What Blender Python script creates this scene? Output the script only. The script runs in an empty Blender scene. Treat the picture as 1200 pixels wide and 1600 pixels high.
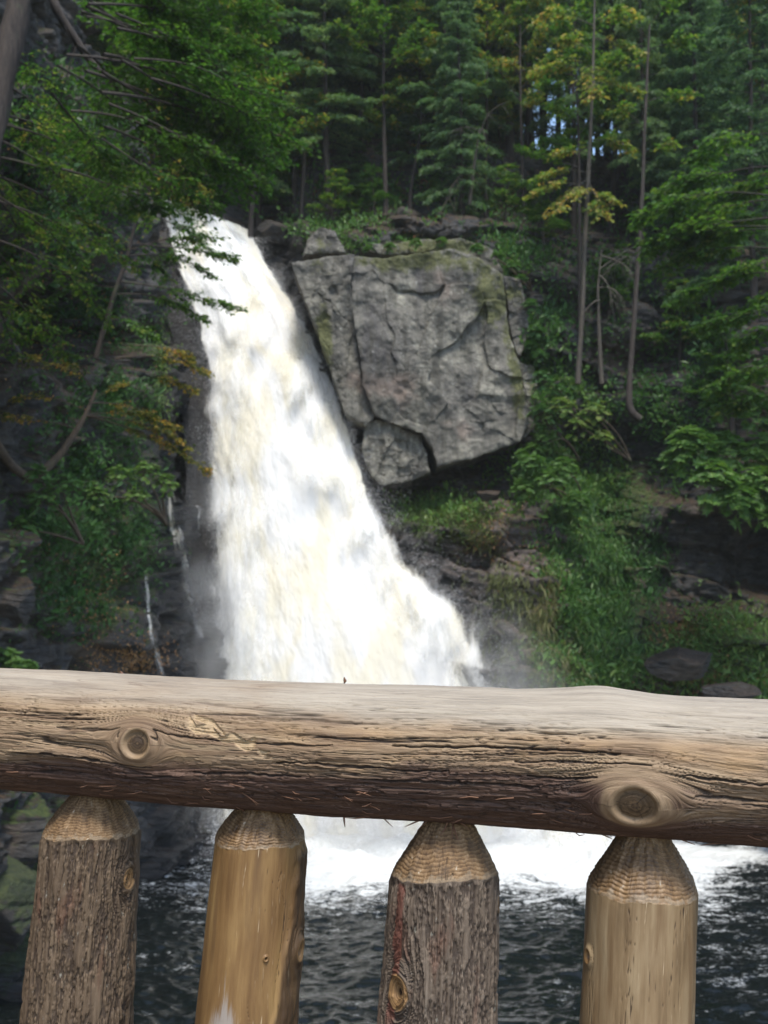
import bpy, math, random
import numpy as np
from mathutils import Vector
from mathutils.bvhtree import BVHTree

rng = np.random.default_rng(7)
random.seed(7)
SC = bpy.context.scene
COL = SC.collection

# ------------------------------------------------------------------ camera, world, sun, exposure
H = 9.5                      # eye height above the pool
PITCH = math.radians(3.0)
FPX = 800 / math.tan(math.radians(25.0))
cam_d = bpy.data.cameras.new("camera")
cam = bpy.data.objects.new("camera", cam_d)
COL.objects.link(cam)
cam.location = (0, 0, H)
cam.rotation_euler = (math.radians(90) + PITCH, 0, 0)
cam_d.sensor_fit = 'VERTICAL'
cam_d.sensor_height = 24
cam_d.lens = 12 / math.tan(math.radians(25.0))
cam_d.clip_start = 0.05
cam_d.clip_end = 2000
cam_d.dof.use_dof = True
cam_d.dof.focus_distance = 1.42
cam_d.dof.aperture_fstop = cam_d.lens / 3.2
SC.camera = cam

SUN_EL, SUN_AZ = math.radians(64), math.radians(172)    # azimuth clockwise from +Y
world = bpy.data.worlds.new("World")
SC.world = world
world.use_nodes = True
wn = world.node_tree
sky = wn.nodes.new('ShaderNodeTexSky')
sky.sky_type = 'NISHITA'
sky.sun_disc = False
sky.sun_elevation = SUN_EL
sky.sun_rotation = SUN_AZ
wn.links.new(sky.outputs[0], wn.nodes['Background'].inputs[0])
wn.nodes['Background'].inputs[1].default_value = 0.15
sun_d = bpy.data.lights.new("sun", 'SUN')
sun_d.energy = 2.0
sun_d.angle = math.radians(14)
sun_d.color = (1.0, 0.95, 0.86)
sun = bpy.data.objects.new("sun", sun_d)
COL.objects.link(sun)
sd = Vector((math.sin(SUN_AZ) * math.cos(SUN_EL), math.cos(SUN_AZ) * math.cos(SUN_EL), math.sin(SUN_EL)))
sun.rotation_euler = sd.to_track_quat('Z', 'Y').to_euler()
SC.view_settings.view_transform = 'Standard'
SC.view_settings.look = 'None'
SC.view_settings.gamma = 1
SC.view_settings.exposure = 1.25
SC.cycles.max_bounces = 6
SC.cycles.diffuse_bounces = 4
SC.cycles.glossy_bounces = 3
SC.cycles.transmission_bounces = 3
SC.cycles.transparent_max_bounces = 24
SC.cycles.volume_bounces = 1
SC.cycles.volume_step_rate = 1.5
SC.cycles.volume_max_steps = 96
SC.cycles.use_denoising = True

# ------------------------------------------------------------------ helpers
def P(px, py, Y):
    """world point seen at photo pixel px,py (1200x1600) at distance Y in front of the camera"""
    px = np.asarray(px, float); py = np.asarray(py, float); Y = np.asarray(Y, float)
    cx = (px - 600) / FPX; cy = (800 - py) / FPX
    dy = math.cos(PITCH) - cy * math.sin(PITCH)
    dz = math.sin(PITCH) + cy * math.cos(PITCH)
    t = Y / dy
    return np.stack([cx * t, Y + 0 * t, H + dz * t], -1)

def _h(ix, iy, iz, seed):
    h = (ix.astype(np.int64) * 374761393 + iy.astype(np.int64) * 668265263 + iz.astype(np.int64) * 2147483647 + seed * 144269504) & 0xffffffff
    h = ((h ^ (h >> 13)) * 1274126177) & 0xffffffff
    h = ((h ^ (h >> 16)) * 2246822519) & 0xffffffff
    h = h ^ (h >> 15)
    return (h & 0xffffff) / float(0xffffff)

def vn(x, y, z=0.0, seed=0):
    x, y, z = np.broadcast_arrays(np.asarray(x, float), np.asarray(y, float), np.asarray(z, float))
    ix, iy, iz = np.floor(x), np.floor(y), np.floor(z)
    fx, fy, fz = x - ix, y - iy, z - iz
    fx = fx * fx * fx * (fx * (fx * 6 - 15) + 10); fy = fy * fy * fy * (fy * (fy * 6 - 15) + 10); fz = fz * fz * fz * (fz * (fz * 6 - 15) + 10)
    ix = ix.astype(np.int64); iy = iy.astype(np.int64); iz = iz.astype(np.int64)
    r = 0
    for dx in (0, 1):
        wx = fx if dx else 1 - fx
        for dy in (0, 1):
            wy = fy if dy else 1 - fy
            for dz in (0, 1):
                wz = fz if dz else 1 - fz
                r = r + wx * wy * wz * _h(ix + dx, iy + dy, iz + dz, seed)
    return r * 2 - 1

def fbm(x, y, z=0.0, o=4, seed=0, gain=0.5):
    r, a, s = 0, 1.0, 0
    for k in range(o):
        f = 2.03 ** k
        r = r + a * vn(np.asarray(x) * f + 17.3 * k, np.asarray(y) * f - 9.1 * k, np.asarray(z) * f + 3.7 * k, seed + k)
        s += a; a *= gain
    return r / s

def worley(x, y, seed=0):
    ix, iy = np.floor(x), np.floor(y)
    f1 = np.full(x.shape, 9.0); f2 = np.full(x.shape, 9.0); idr = np.zeros(x.shape)
    gx = np.zeros(x.shape); gy = np.zeros(x.shape)
    zz = np.zeros(x.shape, np.int64)
    for dx in (-1, 0, 1):
        for dy in (-1, 0, 1):
            cx, cy = (ix + dx).astype(np.int64), (iy + dy).astype(np.int64)
            px = cx + 0.1 + 0.8 * _h(cx, cy, zz, seed); py = cy + 0.1 + 0.8 * _h(cx, cy, zz + 1, seed)
            ox, oy = x - px, y - py
            d = np.maximum(abs(ox), abs(oy)) * 0.6 + 0.4 * np.sqrt(ox * ox + oy * oy)
            idv = _h(cx, cy, zz + 2, seed)
            new = d < f1
            f2 = np.where(new, f1, np.minimum(f2, d))
            idr = np.where(new, idv, idr)
            gx = np.where(new, ox, gx); gy = np.where(new, oy, gy)
            f1 = np.where(new, d, f1)
    return idr, f2 - f1, gx, gy

def sm(a, b, x):
    t = np.clip((x - a) / (b - a), 0, 1)
    return t * t * (3 - 2 * t)

def add_mesh(name, v, f, mat, parent=None, attrs=None, smooth=True, loc=None):
    v = np.asarray(v, np.float32).reshape(-1, 3); f = np.asarray(f, np.int32)
    n = f.shape[1]
    me = bpy.data.meshes.new(name)
    me.vertices.add(len(v)); me.vertices.foreach_set("co", v.ravel())
    me.loops.add(f.size); me.loops.foreach_set("vertex_index", f.ravel())
    me.polygons.add(len(f)); me.polygons.foreach_set("loop_start", np.arange(0, f.size, n, dtype=np.int32))
    me.polygons.foreach_set("use_smooth", np.full(len(f), smooth))
    for k, a in (attrs or {}).items():
        at = me.attributes.new(k, 'FLOAT', 'POINT')
        at.data.foreach_set("value", np.asarray(a, np.float32).ravel())
    me.update(calc_edges=True)
    if mat is not None: me.materials.append(mat)
    o = bpy.data.objects.new(name, me)
    COL.objects.link(o)
    if parent is not None: o.parent = parent
    if loc is not None: o.location = loc
    return o

def grid_faces(nu, nv, wrap=False, off=0):
    """grid of nu rows x nv columns"""
    i = np.arange(nu - 1)[:, None]; j = np.arange(nv if wrap else nv - 1)[None, :]
    j2 = (j + 1) % nv
    a = i * nv + j; b = i * nv + j2; c = (i + 1) * nv + j2; d = (i + 1) * nv + j
    return np.stack([a, b, c, d], -1).reshape(-1, 4) + off

def tag(o, label=None, cat=None, group=None, kind=None):
    if label: o['label'] = label
    if cat: o['category'] = cat
    if group: o['group'] = group
    if kind: o['kind'] = kind
    return o

def empty(name, loc=(0, 0, 0)):
    o = bpy.data.objects.new(name, None)
    COL.objects.link(o); o.location = loc
    o.empty_display_size = 0.3
    return o

# ------------------------------------------------------------------ shader helpers
class M:
    def __init__(s, name):
        s.m = bpy.data.materials.new(name); s.m.use_nodes = True
        s.t = s.m.node_tree; s.t.nodes.clear()
        s.out = s.t.nodes.new('ShaderNodeOutputMaterial')
    def n(s, typ, ins=None, **pr):
        nd = s.t.nodes.new(typ)
        for k, v in pr.items(): setattr(nd, k, v)
        for k, v in (ins or {}).items():
            if isinstance(v, bpy.types.NodeSocket): s.t.links.new(v, nd.inputs[k])
            else: nd.inputs[k].default_value = v
        return nd
    def attr(s, name): return s.n('ShaderNodeAttribute', attribute_name=name).outputs['Fac']
    def obj(s): return s.n('ShaderNodeTexCoord').outputs['Object']
    def scale(s, vec, sc): return s.n('ShaderNodeVectorMath', {0: vec, 1: sc}, operation='MULTIPLY').outputs[0]
    def comb(s, x, y, z=0.0): return s.n('ShaderNodeCombineXYZ', {0: x, 1: y, 2: z}).outputs[0]
    def noise(s, vec, sc, det=4, rough=0.55, dist=0.0):
        return s.n('ShaderNodeTexNoise', {'Vector': vec, 'Scale': sc, 'Detail': det, 'Roughness': rough, 'Distortion': dist}).outputs['Fac']
    def ma(s, op, a, b=0.0, c=0.0, clamp=False):
        return s.n('ShaderNodeMath', {0: a, 1: b, 2: c}, operation=op, use_clamp=clamp).outputs[0]
    def rng(s, x, a, b, c=0.0, d=1.0):
        return s.n('ShaderNodeMapRange', {0: x, 1: a, 2: b, 3: c, 4: d}, interpolation_type='SMOOTHSTEP').outputs[0]
    def mix(s, f, a, b, bt='MIX'):
        nd = s.n('ShaderNodeMix', data_type='RGBA', blend_type=bt)
        for i, v in ((0, f), (6, a), (7, b)):
            if isinstance(v, bpy.types.NodeSocket): s.t.links.new(v, nd.inputs[i])
            else: nd.inputs[i].default_value = v if i == 0 or len(v) == 4 else (*v, 1)
        return nd.outputs[2]
    def ramp(s, f, stops):
        nd = s.n('ShaderNodeValToRGB', {0: f}); e = nd.color_ramp.elements
        while len(e) < len(stops): e.new(0.5)
        for el, (p, c) in zip(e, stops): el.position = p; el.color = (*c, 1)
        return nd.outputs[0]
    def bump(s, h, st=0.5, dist=0.02, nrm=None):
        ins = {'Height': h, 'Strength': st, 'Distance': dist}
        if nrm is not None: ins['Normal'] = nrm
        return s.n('ShaderNodeBump', ins).outputs[0]
    def pbr(s, col, rough=0.8, nrm=None, **kw):
        ins = {'Base Color': col if isinstance(col, bpy.types.NodeSocket) else (*col, 1), 'Roughness': rough}
        if nrm is not None: ins['Normal'] = nrm
        ins.update(kw)
        return s.n('ShaderNodeBsdfPrincipled', ins).outputs[0]
    def done(s, sh): s.t.links.new(sh, s.out.inputs[0]); return s.m

# ------------------------------------------------------------------ materials
def rock_mat(name, dark, light, moss_amt=1.0, warm=(0.09, 0.068, 0.05)):
    m = M(name); o = m.obj()
    n1 = m.noise(o, 0.35, 5, 0.6); n2 = m.noise(m.scale(o, (1, 1, 3.2)), 1.6, 8, 0.68, 0.4); n3 = m.noise(o, 9, 6, 0.7)
    c = m.ramp(n2, [(0.3, dark), (0.52, tuple(0.5 * (a + b) for a, b in zip(dark, light))), (0.72, light)])
    c = m.mix(m.rng(n1, 0.48, 0.7), c, warm)
    c = m.mix(m.rng(n3, 0.62, 0.75, 0, 0.55), c, (0.33, 0.33, 0.29))
    nz = m.n('ShaderNodeSeparateXYZ', {0: m.n('ShaderNodeNewGeometry').outputs['Normal']}).outputs[2]
    lit = m.noise(o, 14, 3, 0.7)
    litter = m.ramp(lit, [(0.35, (0.03, 0.02, 0.012)), (0.55, (0.045, 0.03, 0.018)), (0.66, (0.12, 0.065, 0.028)), (0.72, (0.05, 0.035, 0.02))])
    c = m.mix(m.rng(m.ma('ADD', nz, m.ma('MULTIPLY', n3, 0.3)), 0.62, 0.85), c, litter)
    mo = m.ma('ADD', m.attr('moss'), m.ma('MULTIPLY', nz, 0.22))
    mo = m.rng(m.ma('ADD', mo, m.ma('MULTIPLY', m.ma('SUBTRACT', m.noise(o, 2.6, 6, 0.7), 0.5), 1.7)), 0.42, 0.62, 0, 0.9 * moss_amt)
    mc = m.ramp(m.noise(o, 5, 5, 0.7), [(0.3, (0.014, 0.024, 0.006)), (0.5, (0.045, 0.07, 0.014)), (0.7, (0.11, 0.13, 0.03))])
    c = m.mix(mo, c, mc)
    c = m.mix(m.ma('MULTIPLY', m.attr('pale'), m.rng(n2, 0.35, 0.6)), c, (0.17, 0.135, 0.12))
    wet = m.attr('wet')
    c = m.mix(m.ma('MULTIPLY', wet, 0.8), c, (0.012, 0.013, 0.016))
    bh = m.ma('ADD', m.ma('MULTIPLY', m.noise(m.scale(o, (1, 1, 2.5)), 3.2, 9, 0.7), 1.0), m.ma('MULTIPLY', n3, 0.25))
    r = m.ma('SUBTRACT', 0.9, m.ma('MULTIPLY', wet, 0.55))
    return m.done(m.pbr(c, r, m.bump(bh, 1.0, 0.22)))

MAT_CLIFF = rock_mat('cliff_rock', (0.013, 0.013, 0.014), (0.105, 0.103, 0.1))
MAT_BROWN = MAT_CLIFF

def slab_mat():
    m = M('slab_rock'); o = m.obj()
    n1 = m.noise(m.scale(o, (1, 1, 0.45)), 0.55, 5, 0.6, 0.5); n2 = m.noise(o, 3.5, 8, 0.7); n3 = m.noise(o, 13, 4, 0.8)
    c = m.ramp(n1, [(0.32, (0.075, 0.07, 0.066)), (0.5, (0.18, 0.17, 0.138)), (0.64, (0.31, 0.295, 0.235))])
    c = m.mix(m.rng(n2, 0.35, 0.7), m.mix(0.65, c, (0.05, 0.047, 0.045)), c)
    c = m.mix(m.rng(m.noise(m.scale(o, (3.2, 3.2, 0.35)), 0.9, 5, 0.6), 0.46, 0.66, 0, 0.75), c, (0.055, 0.052, 0.04))
    c = m.mix(m.rng(m.noise(o, 0.42, 3, 0.5), 0.58, 0.7, 0, 0.5), c, (0.27, 0.2, 0.16))
    c = m.mix(m.rng(m.ma('MULTIPLY', n3, m.ma('ADD', 0.6, m.ma('MULTIPLY', n2, 0.8))), 0.62, 0.72, 0, 0.9), c, (0.5, 0.5, 0.46))
    mo = m.rng(m.ma('ADD', m.attr('moss'), m.ma('MULTIPLY', m.ma('SUBTRACT', m.noise(o, 2.2, 7, 0.75), 0.5), 1.6)), 0.4, 0.65, 0, 0.85)
    c = m.mix(mo, c, m.ramp(n3, [(0.35, (0.035, 0.042, 0.012)), (0.6, (0.11, 0.115, 0.03))]))
    bh = m.ma('ADD', m.noise(o, 2.2, 10, 0.75), m.ma('MULTIPLY', n3, 0.25))
    return m.done(m.pbr(c, 0.85, m.bump(bh, 0.8, 0.12)))
MAT_SLAB = slab_mat()

def leaf_mat(name, stops, trans=0.4, gloss=0.45):
    m = M(name)
    t = m.attr('tint')
    orr = m.n('ShaderNodeObjectInfo').outputs['Random']
    t2 = m.ma('ADD', t, m.ma('MULTIPLY', m.ma('SUBTRACT', orr, 0.5), 0.3))
    t2 = m.ma('ADD', t2, m.ma('MULTIPLY', m.ma('SUBTRACT', m.noise(m.obj(), 0.9, 3, 0.6), 0.5), 0.35), clamp=True)
    c = m.ramp(t2, stops)
    d = m.pbr(c, gloss, None, **{'Specular IOR Level': 0.35})
    tr = m.n('ShaderNodeBsdfTranslucent', {0: m.mix(0.4, c, m.mix(1.0, c, (1.6, 1.9, 0.5), 'MULTIPLY'))}).outputs[0]
    return m.done(m.n('ShaderNodeMixShader', {0: trans, 1: d, 2: tr}).outputs[0])

MAT_HEM = leaf_mat('hemlock_needles', [(0.0, (0.04, 0.09, 0.046)), (0.4, (0.10, 0.185, 0.08)), (0.75, (0.18, 0.26, 0.1)), (1.0, (0.24, 0.26, 0.1))], 0.5)
MAT_BROAD = leaf_mat('broad_leaves', [(0.0, (0.018, 0.055, 0.012)), (0.4, (0.055, 0.14, 0.02)), (0.7, (0.12, 0.21, 0.03)), (0.88, (0.27, 0.27, 0.06)), (1.0, (0.42, 0.27, 0.06))], 0.5)
MAT_AUT = leaf_mat('autumn_leaves', [(0.0, (0.05, 0.08, 0.015)), (0.4, (0.2, 0.19, 0.03)), (0.7, (0.38, 0.24, 0.04)), (1.0, (0.42, 0.17, 0.04))])
MAT_COVER = leaf_mat('cliff_plants', [(0.0, (0.026, 0.065, 0.02)), (0.4, (0.06, 0.15, 0.04)), (0.75, (0.13, 0.23, 0.05)), (1.0, (0.26, 0.28, 0.08))])
MAT_LITTER = leaf_mat('fallen_leaves', [(0.0, (0.08, 0.045, 0.02)), (0.5, (0.22, 0.11, 0.04)), (1.0, (0.4, 0.24, 0.09))], 0.1)
MAT_DRY = leaf_mat('dry_grass', [(0.0, (0.05, 0.09, 0.018)), (0.5, (0.11, 0.13, 0.035)), (1.0, (0.2, 0.16, 0.07))], 0.25)

def bark_mat(name, a, b, sc=1.0):
    m = M(name); o = m.obj()
    v = m.scale(o, (6 * sc, 6 * sc, 1.2 * sc))
    n = m.noise(v, 2.0, 6, 0.65)
    c = m.ramp(n, [(0.3, a), (0.7, b)])
    c = m.mix(m.rng(m.noise(o, 1.1, 4, 0.6), 0.55, 0.7, 0, 0.5), c, (0.06, 0.075, 0.035))
    return m.done(m.pbr(c, 0.9, m.bump(n, 0.9, 0.04)))
MAT_TRUNK = bark_mat('trunk_bark', (0.012, 0.009, 0.008), (0.055, 0.042, 0.033))
MAT_TRUNK2 = bark_mat('pale_trunk_bark', (0.03, 0.025, 0.02), (0.10, 0.085, 0.065))
MAT_TWIG = bark_mat('twig_bark', (0.03, 0.022, 0.014), (0.10, 0.07, 0.045))

def water_mat():
    m = M('pool_water'); o = m.obj()
    f = m.attr('foam')
    n1 = m.noise(m.scale(o, (0.55, 1.5, 1)), 1.5, 8, 0.68, 1.2); n2 = m.noise(m.scale(o, (1, 2.0, 1)), 7, 6, 0.7, 0.6)
    v = m.ma('ADD', m.ma('MULTIPLY', n1, 0.52), m.ma('MULTIPLY', n2, 0.48))
    th = m.ma('SUBTRACT', 0.64, m.ma('MULTIPLY', f, 0.33))
    fm = m.rng(m.ma('SUBTRACT', v, th), -0.03, 0.12)
    water = m.pbr((0.005, 0.007, 0.007), 0.07, m.bump(m.noise(m.scale(o, (1, 1.8, 1)), 2.6, 4, 0.5, 0.6), 0.45, 0.1), IOR=1.33)
    foam = m.pbr((0.66, 0.68, 0.67), 0.9, m.bump(n2, 0.7, 0.15))
    return m.done(m.n('ShaderNodeMixShader', {0: fm, 1: water, 2: foam}).outputs[0])
MAT_WATER = water_mat()

def fall_mat(name, veil=False):
    m = M(name)
    u, w = m.attr('fu'), m.attr('fv')
    vec = m.comb(m.ma('MULTIPLY', u, 1.0), m.ma('MULTIPLY', w, 0.3), 0.0)
    n1 = m.noise(vec, 0.8, 4, 0.55, 0.5); n2 = m.noise(m.comb(u, m.ma('MULTIPLY', w, 0.16), 3.0), 5.0, 5, 0.65)
    c = m.mix(m.rng(n1, 0.43, 0.62, 0, 0.85), (0.93, 0.93, 0.91), (0.9, 0.84, 0.66))
    sh = m.pbr(c, 0.95, m.bump(m.ma('ADD', n1, m.ma('MULTIPLY', n2, 0.5)), 0.06, 0.1), **{'Specular IOR Level': 0.1})
    sh = m.n('ShaderNodeMixShader', {0: 0.35, 1: sh, 2: m.n('ShaderNodeBsdfTranslucent', {0: (0.9, 0.9, 0.88, 1)}).outputs[0]}).outputs[0]
    e = m.attr('dens')
    n3 = m.noise(m.comb(u, m.ma('MULTIPLY', w, 0.35), 7.0), 1.3 if veil else 3.0, 6 if veil else 9, 0.6 if veil else 0.75, 0.4)
    a = m.rng(m.ma('ADD', e, m.ma('MULTIPLY', m.ma('SUBTRACT', n3, 0.5), 1.5)), 0.3, 0.95 if veil else 0.62)
    tr = m.n('ShaderNodeBsdfTransparent').outputs[0]
    return m.done(m.n('ShaderNodeMixShader', {0: a, 1: tr, 2: sh}).outputs[0])
MAT_FALL = fall_mat('falling_water')
MAT_VEIL = fall_mat('water_veil', True)
_m = M('water_drops')
MAT_DROP = _m.done(_m.n('ShaderNodeMixShader', {0: 0.5, 1: _m.pbr((0.9, 0.9, 0.9), 0.9), 2: _m.n('ShaderNodeBsdfTranslucent', {0: (0.9, 0.9, 0.9, 1)}).outputs[0]}).outputs[0])

def unit(a): return a / np.maximum(np.linalg.norm(a, axis=-1, keepdims=True), 1e-9)
# ------------------------------------------------------------------ cliffs and ground
def shepard(a, b, ca, cb, cv, p=1.6, eps=0.6):
    num = np.zeros(a.shape); den = np.zeros(a.shape)
    for x, y, v in zip(ca, cb, cv):
        w = 1.0 / ((a - x) ** 2 + (b - y) ** 2 + eps) ** p
        num += w * v; den += w
    return num / den

def rock_disp(a, b, seed, tilt=0.18, amp=1.0):
    wa = a + 0.7 * fbm(a * 0.5, b * 0.5, 0, 3, seed); wb = b + tilt * a + 0.35 * fbm(a * 0.6, b * 0.9, 5, 3, seed + 9)
    i1, e1, gx1, gy1 = worley(wa / 2.3, wb / 1.15, seed + 20)
    i2, e2, gx2, gy2 = worley(wa / 0.85, wb / 0.38, seed + 30)
    i3, e3, gx3, gy3 = worley(wa / 0.34, wb / 0.15, seed + 40)
    d = (i1 - 0.5) * 1.3 + (i2 - 0.5) * 0.5 + (i3 - 0.5) * 0.13
    d += gy1 * (i1 - 0.3) * 0.7 + gy2 * (i2 - 0.3) * 0.22
    d -= 0.35 * (1 - sm(0, 0.07, e1)) + 0.16 * (1 - sm(0, 0.10, e2))
    d += 0.3 * fbm(a * 0.8, b * 1.1, 2, 5, seed + 50)
    return d * amp

# right/back wall: distance Y as a function of (x, z)
ctr = [(300,1310,44),(450,1310,43.5),(600,1310,43),(760,1300,41),(860,1300,39.8),(960,1300,39.4),(1080,1300,39.6),(1200,1300,38),(1400,1300,34),(1700,1300,24),
 (300,1000,46),(450,1000,45.5),(600,1000,44.5),(680,950,42.6),(760,1050,40.8),(830,1060,40.0),(880,1075,39.6),(950,1050,40.6),(1010,1080,40.2),(1080,1050,39.2),(1180,1030,37.2),(1180,990,37.6),(1240,1000,36.5),
 (620,830,43.6),(700,830,42.8),(780,820,42.2),(830,900,41.2),(870,960,40.4),(900,860,42.0),(890,800,42.6),(940,900,42.4),(950,770,46),(1000,900,43.6),(1010,770,46.5),(1080,900,43.0),(1150,900,46.5),(1150,962,43.5),(1090,945,44.5),(1210,955,43),(1180,800,41),(1150,840,47),(1220,880,45.5),(1070,780,41.5),(1180,750,39.5),
 (600,765,47.5),(650,765,47.8),(700,762,47.8),(740,755,47.8),(785,740,47),(620,800,44.4),(720,795,43.6),(830,730,43.2),(905,715,47.5),(965,705,47.5),(860,650,43.8),(900,640,44.4),(980,660,45.2),(855,560,44.1),(920,560,46),(1000,560,46.5),(1100,620,43.5),(1200,620,40.5),
 (500,600,46.5),(600,600,46.5),(700,600,46.5),(500,450,46.5),(600,450,46.5),(700,450,46.5),(440,450,49.5),(430,385,50.3),(480,375,48.0),(560,385,45.4),(640,372,45.5),(720,368,45.6),(800,395,45.6),(865,450,45.8),(950,450,47.8),(1050,480,47),(1150,480,44),(1250,500,41),
 (420,330,55),(480,320,52),(560,320,52),(650,320,52),(750,330,52),(850,340,54),(950,340,56),(1050,360,54),(1180,360,50),(1300,350,46),
 (300,330,52),(200,300,58),(300,250,66),(150,250,66),(420,262,70),(600,262,70),(760,262,71),(870,262,72),(1000,262,70),(1120,255,68),(1250,220,62),(1400,200,56),(1500,500,36),(1500,900,32),(1700,700,28),
 (330,600,47.5),(250,400,54),(300,800,46.5)]
cp = np.array([np.append(P(a, b, c), 0) for a, b, c in ctr])
nx, nz = 620, 560
X = np.linspace(-15, 32, nx)[None, :] + np.zeros((nz, 1))
ZT = 36.0
t = np.linspace(0, 1, nz)[:, None]
Z = -1.2 + (ZT + 1.2) * t + 0.6 * fbm(X * 0.2, X * 0 + 3, 0, 3, 5) * t
Yb = shepard(X, Z, cp[:, 0], cp[:, 2], cp[:, 1])
hs = sm(24.0, 28.0, Z)                                       # hillside above the cliff is soft ground
dd = rock_disp(X, Z, 3) * (1 - 0.75 * hs)
Yw = Yb - dd
BV = np.stack([X, Yw, Z], -1)
pxw = 600 + X / Yw * FPX; pyw = 890 - (Z - H) / Yw * FPX      # rough photo position, only used to lay out moss and damp
def blob(px, py, cx, cy, rx, ry): return np.exp(-(((px - cx) / rx) ** 2 + ((py - cy) / ry) ** 2))
mossB = 0.12 + 0.3 * fbm(X * 0.3, Z * 0.3, 1, 3, 77)
for b in [(690,810,90,40,.7),(800,980,80,110,.3),(930,960,60,160,.6),(1130,1040,130,50,.9),(870,1000,60,90,.5),(940,800,60,60,.4),(960,820,60,120,.35),(880,620,50,80,.3),(760,900,70,90,.2),(500,500,30,90,.4)]:
    mossB += b[4] * blob(pxw, pyw, *b[:4])
wetB = sm(90, 0, pxw - np.interp(pyw, [300, 600, 860, 980, 1100, 1300], [400, 540, 620, 730, 800, 900])) * 0.8 * (1 - hs) + 0.5 * blob(pxw, pyw, 690, 920, 60, 60)
wetB = np.clip(wetB + sm(1.5, 0.2, Z) * 0.8, 0, 1)
paleB = np.clip(0.9 * blob(pxw, pyw, 740, 860, 90, 60) + 0.9 * blob(pxw, pyw, 830, 950, 45, 110) + 0.9 * blob(pxw, pyw, 895, 890, 22, 60) + 0.7 * blob(pxw, pyw, 770, 790, 50, 25), 0, 1)
cliffB = add_mesh('cliff', BV, grid_faces(nz, nx), MAT_CLIFF, attrs={'moss': mossB - 0.5 * paleB, 'wet': wetB * (1 - 0.6 * paleB), 'pale': paleB})
tag(cliffB, 'dark layered rock cliff behind and right of the waterfall', kind='structure')

# left wall: X as a function of (y, z)
ctl = [(310,1325,37.3),(250,1345,35.5),(130,1400,31.5),(60,1450,29),(0,1550,24.7),
 (325,1050,39.6),(320,1000,39.8),(300,900,40),(305,800,41),(262,740,41.5),(262,600,42),(255,470,42.5),(245,350,43.5),(230,300,44),
 (220,1050,36.5),(200,900,37.5),(190,750,38.5),(180,600,38.5),(190,480,39),(170,380,39.5),(150,250,40),(120,100,39),
 (110,1040,33),(100,900,34),(90,740,35),(120,500,38),(90,350,34.5),(60,200,34),(50,60,33),
 (20,1040,29),(0,900,30),(-10,780,29.5),(-20,600,29.5),(0,450,30),(0,300,29),(0,100,29)]
cl = np.array([P(a, b, c) for a, b, c in ctl])
cl = np.vstack([cl, [(-9.4, y, z) for y in (18, 8, -4, -14) for z in (0, 8)], [(-11.5, y, z) for y in (18, 8, -4, -14) for z in (18, 30)],
                [(-7.6, 46, 0), (-8.0, 46, 8), (-9.0, 46.5, 16), (-10.8, 48, 24), (-11.6, 50, 29), (-10.8, 54, 10), (-12.5, 56, 24), (-13, 44, 31), (-12.4, 36, 31), (-12, 30, 30)]])
ny, nz2 = 640, 430
Yl = np.concatenate([np.linspace(-14, 20, 120, endpoint=False), np.linspace(20, 58, ny - 120)])[None, :] + np.zeros((nz2, 1))
Zl = np.linspace(-1.2, 31, nz2)[:, None] + np.zeros((1, ny))
Xb = shepard(Yl, Zl, cl[:, 1], cl[:, 2], cl[:, 0])
Xl = Xb + rock_disp(Yl, Zl, 103, tilt=-0.12) * 0.9
pxl = 600 + Xl / np.maximum(Yl, 5) * FPX; pyl = 890 - (Zl - H) / np.maximum(Yl, 5) * FPX
Xl = Xl - 4.5 * blob(pxl, pyl, 130, 500, 60, 60) * (Yl > 25)
mossL = 0.14 + 0.3 * fbm(Yl * 0.3, Zl * 0.3, 1, 3, 99) + 0.5 * blob(pxl, pyl, 140, 880, 110, 160) + 0.9 * blob(pxl, pyl, 248, 580, 12, 110) + 0.4 * blob(pxl, pyl, 60, 1450, 80, 120)
wetL = np.clip(sm(190, 330, pxl) * sm(500, 800, pyl) + sm(210, 260, pxl) * 0.5 + sm(1.5, 0.2, Zl) * 0.8, 0, 1) * (Yl > 20)
cliffL = add_mesh('cliff', np.stack([Xl, Yl, Zl], -1), grid_faces(nz2, ny), MAT_CLIFF, attrs={'moss': mossL, 'wet': wetL})
tag(cliffL, 'dark mossy rock wall left of the waterfall', kind='structure')

# wooded ground above both cliffs
gx = np.linspace(-140, 140, 180)[None, :] + np.zeros((120, 1)); gt = np.linspace(0, 1, 120)[:, None]
y0 = np.interp(gx[0], X[0], Yw[-1])[None, :]
gy = y0 - 0.4 + gt * (260 - y0)
gz = ZT + 0.6 * fbm(gx * 0.2, gx * 0 + 3, 0, 3, 5) - 0.02 + 0.4 * fbm(gx * 0.1, gy * 0.1, 0, 3, 8) * sm(0, 0.02, gt) - 0.10 * (gy - y0)
hill = add_mesh('hilltop_ground', np.stack([gx, gy, gz], -1), grid_faces(120, 180), MAT_CLIFF, attrs={'moss': gx * 0 + 0.1, 'wet': gx * 0})
tag(hill, 'wooded ground beyond the cliff top', kind='structure')
lx = np.linspace(0, 1, 60)[None, :]; ly = np.linspace(-14, 58, 160)[:, None]
x0 = np.interp(ly[:, 0], Yl[-1], Xl[-1])[:, None]
lX = x0 + 0.3 - lx * 70; lY = ly + 0 * lx
lZ = 30.9 + 0.25 * (x0 - lX) + 0.4 * fbm(lX * 0.3, lY * 0.3, 0, 3, 9) * sm(0, 0.02, lx)
hill2 = add_mesh('hillside_ground', np.stack([lX, lY, lZ], -1), grid_faces(160, 60)[:, ::-1], MAT_CLIFF, attrs={'moss': lX * 0 + 0.1, 'wet': lX * 0})
tag(hill2, 'wooded slope above the left rock wall', kind='structure')

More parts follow.
